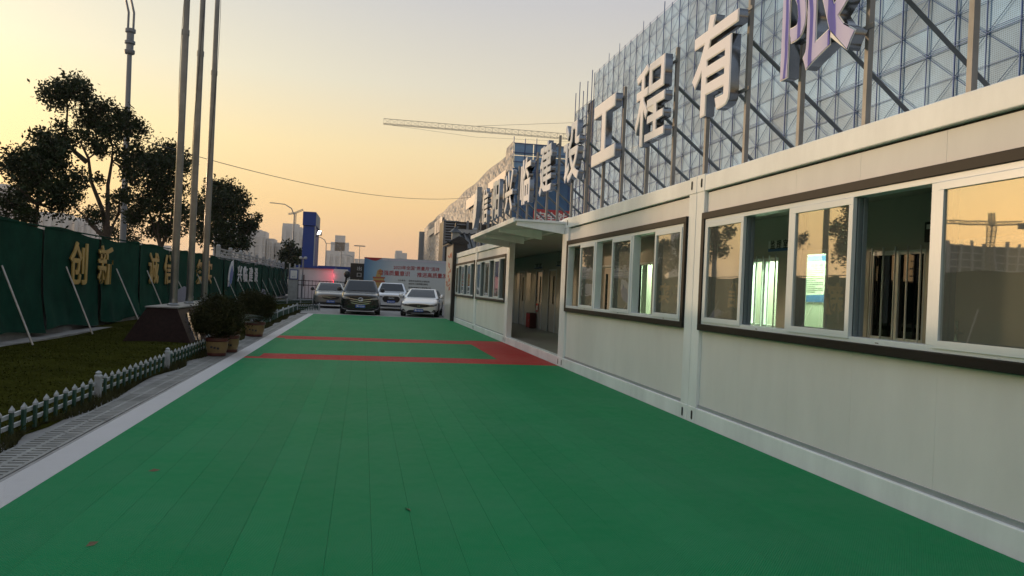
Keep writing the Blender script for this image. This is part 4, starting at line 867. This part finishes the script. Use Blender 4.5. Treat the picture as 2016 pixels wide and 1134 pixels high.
    if style == 'mpv':
        decal('grille', [-.62 * k, -.5 * k, 0, .5 * k, .62 * k], [z0 - .10, z0 - .08, z0 - .1, z0 - .08, z0 - .10], [z0 - .2, z0 - .38, z0 - .44, z0 - .38, z0 - .2], M_black)
        for q in range(3): decal('grille_bar', [-.56 * k + .05 * q, 0, .56 * k - .05 * q], [z0 - .15 - .1 * q, z0 - .22 - .1 * q, z0 - .15 - .1 * q], [z0 - .18 - .1 * q, z0 - .255 - .1 * q, z0 - .18 - .1 * q], M_chrome, .03)
        for s in (-1, 1): decal('headlight', [s * .9 * k, s * .72 * k, s * .52 * k], [z0 - .06, z0 - .09, z0 - .13], [z0 - .16, z0 - .21, z0 - .18], M_hl, .018); decal('fog_recess', [s * .9 * k, s * .66 * k], [.40, .36], [.30, .3], M_black, .012); decal('bumper_chrome', [s * .88 * k, s * .62 * k], [.31, .25], [.29, .22], M_chrome, .02)
        em = [(.11 * math.cos(a), .075 * math.sin(a)) for a in np.linspace(.4, 2 * math.pi - .2, 16)]; obj('emblem', MB().tube([(a, -.045, z0 - .2 + b) for a, b in em] + [(.02, -.045, z0 - .21)], .014, 6), M_chrome, t, local=True)
    elif style == 'sedan':
        decal('grille', [-.62 * k, -.4 * k, 0, .4 * k, .62 * k], [z0 - .10, z0 - .07, z0 - .06, z0 - .07, z0 - .10], [z0 - .16, z0 - .2, z0 - .24, z0 - .2, z0 - .16], M_black)
        for s in (-1, 1): decal('headlight', [s * .93 * k, s * .75 * k, s * .5 * k], [z0 - .03, z0 - .07, z0 - .11], [z0 - .11, z0 - .16, z0 - .17], M_black, .016); decal('headlight_lens', [s * .9 * k, s * .72 * k], [z0 - .05, z0 - .085], [z0 - .09, z0 - .135], M_hl, .022); decal('side_intake', [s * .88 * k, s * .78 * k, s * .7 * k], [.36, .38, .30], [.25, .30, .28], M_black, .014)
        decal('lower_intake', [-.62 * k, -.5 * k, .5 * k, .62 * k], [.26, .34, .34, .26], [.22, .21, .21, .22], M_black); decal('splitter', [-.8 * k, .8 * k], [.20, .20], [.17, .17], M_black, .014)
        obj('emblem', MB().box(-.055, -.035, -.03, -.02, z0 - .2, z0 - .11).box(.035, .055, -.03, -.02, z0 - .2, z0 - .11).box(-.035, .035, -.03, -.02, z0 - .165, z0 - .145), M_chrome, t, local=True)
    elif style == 'suv':
        decal('grille', [-.52 * k, -.42 * k, .42 * k, .52 * k], [z0 - .2, z0 - .1, z0 - .1, z0 - .2], [z0 - .3, z0 - .44, z0 - .44, z0 - .3], M_black)
        for s in (-1, 1): decal('headlight', [s * .92 * k, s * .74 * k, s * .52 * k], [z0 - .05, z0 - .08, z0 - .12], [z0 - .16, z0 - .2, z0 - .18], M_hl, .018); decal('side_intake', [s * .9 * k, s * .62 * k], [.5, .42], [.34, .34], M_black, .012)
        decal('lower_intake', [-.7 * k, .7 * k], [.33, .33], [.26, .26], M_black); decal('skid_plate', [-.75 * k, .75 * k], [.25, .25], [.215, .215], M_chrome)
        for q in range(4): obj('emblem_ring', MB().tube([(-.12 + .08 * q + .05 * math.cos(a), -.04, z0 - .17 + .05 * math.sin(a)) for a in np.linspace(0, 2 * math.pi, 13)], .007, 5), M_chrome, t, local=True)
    else:
        decal('grille', [-.55 * k, -.4 * k, 0, .4 * k, .55 * k], [z0 - .15, z0 - .13, z0 - .13, z0 - .13, z0 - .15], [z0 - .17, z0 - .28, z0 - .31, z0 - .28, z0 - .17], M_black); decal('grille_bar', [-.5 * k, -.12 * k, 0, .12 * k, .5 * k], [z0 - .16, z0 - .16, z0 - .22, z0 - .16, z0 - .16], [z0 - .18, z0 - .19, z0 - .25, z0 - .19, z0 - .18], M_chrome, .024)
        for s in (-1, 1): decal('headlight', [s * .93 * k, s * .76 * k, s * .52 * k], [z0 - .03, z0 - .08, z0 - .14], [z0 - .1, z0 - .16, z0 - .18], M_hl, .018)
        decal('lower_intake', [-.8 * k, .8 * k], [.36, .36], [.26, .26], M_black); decal('bumper_chrome', [-.7 * k, .7 * k], [.24, .24], [.215, .215], M_chrome, .016)
    zp = {'mpv': .42, 'sedan': .33, 'suv': .52, 'mini': .40}[style]
    pl_ = decal('licence_plate', [-.22, .22], [zp + .07, zp + .07], [zp - .07, zp - .07], M_plate, .03)
    hit = bvh.ray_cast(Vector((0, -2, zp)), Vector((0, 1, 0))); yp = (hit[0].y if hit[0] else 0) - .034
    obj('plate_lettering', text_mesh(plate_txt, (0, yp, zp), (1, 0, 0), (0, 0, 1), w=.37, h=.09, depth=.003, bold=.012), M_whtxt, pl_, local=True)
    for s in (-1, 1):
        m = MB().lathe([(.02, -.1), (.10, -.06), (.105, .02), (.06, .09), (.01, .11)], (s * (h + .1), yc + .18, cowl + .08), 10); obj('mirror', m, M_black if style in ('mpv', 'mini') else paint, t, local=True, smooth=True)
        obj('mirror_arm', MB().box(*sorted((s * (h - .06), s * (h + .06))), yc + .15, yc + .2, cowl + .02, cowl + .06), M_black, t, local=True)
        for yw in (.88, Ln - .95):
            w = obj('wheel', MB(), None, t, local=True) if False else None
            rw = .335 if style != 'suv' else .36
            prof = [(-.11, rw * .68), (-.11, rw * .96), (-.08, rw), (.08, rw), (.11, rw * .96), (.11, rw * .68)]
            vv, ff = [], []; n = 24
            for a, r in prof: vv += [(s * (h - .10) + a, yw + r * math.cos(2 * math.pi * q / n), rw + r * math.sin(2 * math.pi * q / n)) for q in range(n)]
            for i in range(len(prof) - 1):
                for q in range(n): ff.append((i * n + q, i * n + (q + 1) % n, (i + 1) * n + (q + 1) % n, (i + 1) * n + q))
            ff += [tuple(range(n)), tuple(reversed(range(5 * n, 6 * n)))]
            ty = obj('wheel', MB().add(vv, ff), M_tyre, t, local=True, smooth=True)
            rm = MB(); xo = s * (h + .012)
            for q in range(5):
                a = 2 * math.pi * q / 5; d, e = Vector((0, math.cos(a), math.sin(a))), Vector((0, -math.sin(a), math.cos(a))); c = Vector((xo, yw, rw))
                rm.add([c - e * .05 + d * .03, c + e * .05 + d * .03, c + e * .035 + d * rw * .66, c - e * .035 + d * rw * .66], [(0, 1, 2, 3)])
            obj('rim', rm, M_rim, ty, local=True)
            obj('wheel_arch', MB().tube([(s * (h - .02), yw + (rw + .05) * math.cos(a), rw + (rw + .05) * math.sin(a)) for a in np.linspace(-.2, math.pi + .2, 14)], .03, 6), M_black, t, local=True)
    return t
def paint(n, c, r=.25): return G(n, c, r, .25, coat=.7)
car('dark grey people carrier with wide chrome grille bars', (-.08, 36.4, -.045), R(0), paint('paint_charcoal', (.009, .0095, .010)), 1.84, 4.8, .98, 1.10, 1.66, (.95, 1.75, 4.2, 4.72), 'mpv', '豫K·32D89')
car('white saloon in front beside the gate wall', (2.62, 36.35, -.045), R(-9), paint('paint_white', (.78, .78, .77)), 1.80, 4.6, .74, .92, 1.36, (1.15, 2.05, 3.3, 4.2), 'sedan', '豫S·502T6')
car('white sport utility car behind the dark people carrier', (1.58, 43.6, -.045), R(-3), paint('paint_pearl', (.68, .70, .73)), 1.84, 4.5, .98, 1.08, 1.60, (1.0, 1.7, 3.7, 4.3), 'suv', '豫S·6U779')
car('grey car at the left behind the dark people carrier', (-1.72, 43.8, -.045), R(4), paint('paint_grey', (.22, .21, .195)), 1.80, 4.7, .86, .98, 1.46, (1.05, 1.9, 3.6, 4.4), 'mini', '豫S·33J45')

# ------------------------------------------------------------------ building site: near screen
XB = 29.0
nb_ = thing('screened_building', 'tall building wrapped in pale blue perforated screens behind the roof sign', 'building', (XB, 60, 0))
BAY, LIFT = 2.0, 1.575; YB0, YB1 = 24.0, 98.0; NBAY = 37; NL = 19; Z0 = .6
zt_ = Z0 + NL * LIFT
for k in range(NBAY + 1):
    y = YB0 + BAY * k; ext = .15 + (random.random() < .25) * .8
    obj('scaffold_pole', MB().tube([(XB - .12, y, 0), (XB - .12, y, zt_ + ext)], .046 if k % 2 else .034, 6), M_scaf, nb_)
for k in range(NL + 1):
    z = Z0 + LIFT * k; obj('ledger', MB().tube([(XB - .16, YB0, z), (XB - .16, YB1, z)], .016 if k % 3 else .025, 5), M_scaf, nb_)
    if k % 3 == 0: obj('ledger', MB().tube([(XB - .16, YB0, z + .18), (XB - .16, YB1, z + .18)], .02, 5), M_scaf, nb_)
dg_ = MB(); rest = MB()
g_ = .01
pm_ = MB().add([(0, g_, g_), (0, BAY - g_, g_), (0, BAY - g_, LIFT - g_), (0, g_, LIFT - g_), (.03, g_, g_), (.03, BAY - g_, g_), (.03, BAY - g_, LIFT - g_), (.03, g_, LIFT - g_)], [(0, 1, 2, 3), (0, 4, 5, 1), (3, 2, 6, 7), (0, 3, 7, 4), (1, 5, 6, 2)]).mesh('screen_panel'); pm_.materials.append(M_mesh)
cnt = 0
for i in range(NBAY):
    for k in range(NL):
        y, z = YB0 + BAY * i, Z0 + LIFT * k
        a, b = ((y, z), (y + BAY, z + LIFT)) if (i + k) % 2 else ((y, z + LIFT), (y + BAY, z))
        dg_.tube([(XB - .10, a[0], a[1]), (XB - .10, b[0], b[1])], .019, 4, cap=False)
        vis = z > 2.9 + (y) * .0 + .10 * y * .0 and cnt < 300 and z > (2.9 - 1.45) / 3.876 * 29 - 3 and y >= 26
        if vis: inst(pm_, 'screen_panel', nb_, (XB + random.uniform(-.015, .015), y, z)); cnt += 1
        else: rest.add([(XB, y + g_, z + g_), (XB, y + BAY - g_, z + g_), (XB, y + BAY - g_, z + LIFT - g_), (XB, y + g_, z + LIFT - g_)], [(0, 1, 2, 3)])
obj('diagonal_braces', dg_, M_scaf, nb_, kind='stuff'); obj('screen_panels', rest, M_mesh, nb_, kind='stuff')
for k in range(7):
    z = .5 + 4.2 * k; obj('floor_slab', MB().box(XB + 1.3, XB + 16, YB0, YB1, z, z + .5), M_slab, nb_)
    obj('guard_board', MB().box(XB + .7, XB + .8, YB0, YB1, z + 1.5, z + 1.8), M_slab, nb_)
for k in range(13): obj('column', MB().box(XB + 2.0, XB + 2.7, YB0 + 1 + 6 * k, YB0 + 1.7 + 6 * k, 0, 29.5), M_slab, nb_)
obj('rear_wall', MB().box(XB + 9, XB + 9.3, YB0, YB1, 0, 29), M_slab, nb_)
# lower end bay of the screen and dark end
eb = thing('screen_end_bay', 'lower dark end bay of the blue screen with bare poles on top', 'scaffold', (XB, 101, 0))
for k in range(5):
    y = 99.5 + 2.0 * k; obj('scaffold_pole', MB().tube([(XB, y, 0), (XB, y, 29.5 + random.random() * 2)], .06, 6), M_scaf, eb)
for k in range(18): obj('ledger', MB().tube([(XB - .05, 99.5, .6 + LIFT * k), (XB - .05, 107.5, .6 + LIFT * k)], .035, 5), M_scaf, eb)
db = MB()
for i in range(4):
    for k in range(17):
        y, z = 99.5 + 2 * i, .6 + LIFT * k; a, b = ((y, z), (y + 2, z + LIFT)) if (i + k) % 2 else ((y, z + LIFT), (y + 2, z))
        db.tube([(XB - .03, *a), (XB - .03, *b)], .03, 4, cap=False)
        if i > 0: inst(pm_, 'screen_panel', eb, (XB + .08, y, z))
obj('diagonal_braces', db, M_scaf, eb, kind='stuff'); obj('dark_recess', MB().box(XB + .3, XB + .5, 98.2, 102, 0, 27.5), G('recess_navy', (.02, .03, .05), .8), eb)

# second building: blue net end, crinkled long facade
sb = thing('long_screened_building', 'long low building with crinkled grey screens and dark blue net end', 'building', (XB, 155, 0))
obj('net_end', MB().box(XB + .1, 75, 155, 155.3, 0, 26.5), M_bluenet, sb)
obj('core', MB().box(XB + 1, 75, 156, 386, 0, 27), M_slab, sb)
nu, nv = 340, 40; vs_, fs_ = [], []; rg = np.random.default_rng(9)
for a in range(nu + 1):
    for b in range(nv + 1):
        zt2 = 30.4 - .25 * math.sin(a * .1) + (1.6 if a < 12 else 0)
        vs_.append((XB + (rg.uniform(-.22, .22) if b < nv else 0), 155 + 232 / 340 * a, zt2 * b / nv))
for a in range(nu):
    for b in range(nv): q = a * (nv + 1) + b; fs_.append((q, q + nv + 1, q + nv + 2, q + 1))
obj('crinkled_screen', MB().add(vs_, fs_), M_crink, sb)
for k in range(19): obj('scaffold_pole', MB().tube([(XB + .1 + 2.4 * k, 154.9, 0), (XB + .1 + 2.4 * k, 154.9, 32 + random.random())], .09, 5), M_scaf, sb)
for k in range(5): obj('ledger', MB().tube([(XB, 154.85, 24 + 1.9 * k), (74, 154.85, 24 + 1.9 * k)], .08, 5), M_scaf, sb)
for k in range(11):
    for j in range(2):
        x, z = XB + .3 + 4.1 * k, 26.6 + 2.6 * j; obj('upper_panel', MB().box(x, x + 3.9, 155.0, 155.1, z, z + 2.45), M_mesh, sb)
obj('end_pier', MB().box(26.5, 30, 386, 389, 0, 28.5), G('pier_slate', (.10, .14, .18), .6), sb)
M_board = G('white_board', (.62, .58, .54), .5)
for y0, y1, z0, z1 in ((290, 298, 22.8, 28), (300, 303, 22.8, 28), (306, 309, 22.8, 28), (312, 322, 22.8, 28), (324, 352, 24, 26.5), (196, 221, 23.9, 26.6), (158, 181, 24.5, 26.5)):
    obj('sign_board', MB().box(28.2, 28.35, y0, y1, z0, z1), M_board, sb)
rb = thing('red_banner', 'red banner with white characters on the dark blue net end', 'banner', (37.5, 154, 16)); obj('cloth', MB().box(33.6, 48, 154.0, 154.05, 15.2, 18.25), M_bann, rb)
obj('lettering', text_mesh('安全就是生命', (40.8, 153.99, 16.8), (1, 0, 0), (0, 0, 1), w=13.2, h=2.0, depth=.02, bold=.02), M_whtxt, rb)

# tower cranes
def lattice(m, p0, p1, s, n, r, tri=False):
    p0, p1 = Vector(p0), Vector(p1); d = (p1 - p0).normalized(); a = d.cross(Vector((0, 0, 1)) if abs(d.z) < .9 else Vector((0, 1, 0))).normalized(); b = a.cross(d)
    offs = [a * s / 2, -a * s / 2, b * s] if tri else [a * s / 2 + b * s / 2, -a * s / 2 + b * s / 2, -a * s / 2 - b * s / 2, a * s / 2 - b * s / 2]
    for o_ in offs: m.tube([p0 + o_, p1 + o_], r, 5)
    for k in range(n):
        u, v = k / n, (k + 1) / n; q = len(offs)
        for j in range(q): m.tube([p0.lerp(p1, u) + offs[j], p0.lerp(p1, v) + offs[(j + 1) % q]], r * .55, 4, cap=False); m.tube([p0.lerp(p1, u) + offs[j], p0.lerp(p1, u) + offs[(j + 1) % q]], r * .5, 4, cap=False)
    return m
tcn = thing('tower_crane', 'pale tower crane jib reaching over the long building', 'crane', (62, 220, 0))
obj('jib', lattice(MB(), (3.7, 220, 46.6), (62, 220, 46.7), 1.5, 30, .075, True), M_yel, tcn); obj('mast', lattice(MB(), (62, 220, 0), (62, 220, 47), 1.8, 24, .1), M_yel, tcn)
obj('counter_jib', lattice(MB(), (62, 220, 46.7), (75, 220, 46.9), 1.4, 7, .1, True), M_yel, tcn); obj('counterweight', MB().box(71, 75, 219, 221, 44, 46.5), M_conc, tcn); obj('tie_rod', MB().tube([(62, 220, 52), (30, 220, 48.2)], .05, 4), M_yel, tcn); obj('tower_head', lattice(MB(), (62, 220, 47), (62, 220, 53), 1.0, 4, .08), M_yel, tcn)
obj('hoist_rope', MB().tube([(6, 220, 46.4), (30, 220, 45.0), (60, 220, 46.0)], .03, 4), M_black, tcn)
# unfinished block and crane, left of the picture, mirrored in the windows
ub = thing('unfinished_building', 'unfinished concrete block left of the picture, seen mirrored in the windows', 'building', (-275, 300, 0))
for k in range(9): obj('floor_slab', MB().box(-330, -248, 300, 330, 3.4 * k + 2.9, 3.4 * k + 3.4), M_slab, ub)
for k in range(14): obj('column', MB().box(-329.5 + 6.2 * k, -328.5 + 6.2 * k, 300.2, 301.2, 0, 31 + (k % 3)), M_slab, ub)
obj('infill', MB().box(-329, -249, 301.3, 329, 0, 30), M_crink, ub)
tc2 = thing('tower_crane', 'tower crane left of the picture, seen mirrored in the right window', 'crane', (-268, 298, 0))
obj('mast', lattice(MB(), (-268, 298, 0), (-268, 298, 40), 2.4, 16, .28), M_yel, tc2); obj('tower_head', lattice(MB(), (-268, 298, 40), (-268, 298, 46), 1.4, 3, .25), M_yel, tc2)
obj('jib', lattice(MB(), (-268, 298, 40.5), (-228, 330, 41), 1.6, 16, .25, True), M_yel, tc2); obj('counter_jib', lattice(MB(), (-268, 298, 40.5), (-277, 291, 40.5), 1.6, 4, .25, True), M_yel, tc2); obj('counterweight', MB().box(-279, -275.5, 289, 292, 38.2, 41), M_conc, tc2)

# ------------------------------------------------------------------ distant city towers
def tower(label, x0, x1, y, h, steps=(), crown=False):
    t = thing('apartment_tower', label, 'tower', ((x0 + x1) / 2, y, 0), group='hazy apartment towers on the skyline')
    obj('wall', MB().box(x0, x1, y, y + 22, 0, h), M_grey, t)
    n = max(3, int((x1 - x0) / 5)); w = (x1 - x0) / n
    for k in range(n): obj('bay', MB().box(x0 + w * k + w * .25, x0 + w * k + w * .7, y - 1.6, y - .01, 0, h - 3), M_grey, t)
    for k in range(int(h // 6)): obj('floor_band', MB().box(x0 - .25, x1 + .25, y - .5, y - .012, 6 * k + 3, 6 * k + 3.6), M_tin, t)
    for (a, b, hh) in steps: obj('roof_block', MB().box(a, b, y + 3, y + 16, h, hh), M_grey, t)
    return t
tower('pale tower behind the dark tree, tallest of its row', -110, -92, 600, 41, [(-104, -97, 44)])
tower('pale tower right of the dark tree with flat roof', -92, -74.5, 610, 37.5, [(-88, -78, 38.6)])
tower('narrow pale tower second in the descending row', -74, -68.5, 615, 32.5)
tower('lowest narrow pale tower of the descending row', -68, -63, 620, 30)
tower('pale block left of the blue gate tower under a small crane', -61.5, -47, 600, 41.5, [(-61.5, -50, 44)])
tower('pale block partly hidden by the blue gate tower', -47, -40, 605, 36)
tower('stepped pale tower with crown right of the blue gate tower', -38, -10, 800, 33, [(-34, -16, 42), (-30, -20, 49)])
tower('low pale block beside the stepped tower', -9.5, 2, 800, 26)
tower('grey tower at the left picture edge', -275, -249, 600, 60)
tower('pale tower beside the low dense tree', -234, -212, 600, 42)
tower('pale tower between the two left trees', -208, -196, 610, 40)
tower('low pale block left of the lamp post', -190, -150, 640, 24)
tower('small pale block above the billboard', 20, 27, 500, 22, [(20, 24, 23.5)])
t = thing('tower_crane', 'tiny crane on the pale tower behind the dark tree', 'crane', (-88, 598, 41)); obj('mast', lattice(MB(), (-84, 606, 41), (-84, 606, 50), 1.2, 4, .2), M_yel, t); obj('jib', lattice(MB(), (-84, 606, 48), (-97, 606, 54), .8, 6, .18, True), M_yel, t)
t = thing('tower_crane', 'tiny crane on the block left of the blue gate tower', 'crane', (-53, 600, 44)); obj('mast', lattice(MB(), (-53, 606, 44), (-53, 606, 53), 1.4, 4, .25), M_yel, t); obj('jib', lattice(MB(), (-53, 606, 52), (-47, 606, 55), 1, 4, .22, True), M_yel, t); obj('counter_jib', lattice(MB(), (-53, 606, 52), (-58, 606, 51), 1, 3, .22, True), M_yel, t)

# fallen leaves on the floor
lfm = MB().add([(-.04, 0, .004), (0, .016, .016), (.045, .004, .006), (0, -.015, .002)], [(0, 1, 2), (0, 2, 3)]).mesh('fallen_leaf'); lfm.materials.append(G('dry_leaf', (.16, .11, .06), .8))
for x, y, a, lab in ((-1.45, 6.05, .3, 'dry fallen leaf on the green floor near the white edge'), (-1.35, 4.42, 1.0, 'curled fallen leaf at the lower left of the green floor'), (.35, 5.0, 2.0, 'small dark leaf on the middle of the green floor')):
    o = inst(lfm, 'fallen_leaf', None, (x, y, .001), a); tag(o, lab, 'leaf', 'fallen leaves')

# ------------------------------------------------------------------ air
hz = MB().box(-700, 500, -180, 1300, -1.5, 75)
mh = bpy.data.materials.new('haze_air'); mh.use_nodes = True; th_ = mh.node_tree; th_.nodes.clear()
pv = th_.nodes.new('ShaderNodeVolumePrincipled'); pv.inputs['Color'].default_value = (.92, .92, .93, 1); pv.inputs['Density'].default_value = .0002; pv.inputs['Anisotropy'].default_value = .2
oo = th_.nodes.new('ShaderNodeOutputMaterial'); th_.links.new(pv.outputs[0], oo.inputs['Volume'])
o = obj('haze', hz, mh); o['kind'] = 'stuff'; tag(o, 'thin evening haze filling the air over the yard and city', 'haze')
S.cycles.volume_bounces = 1
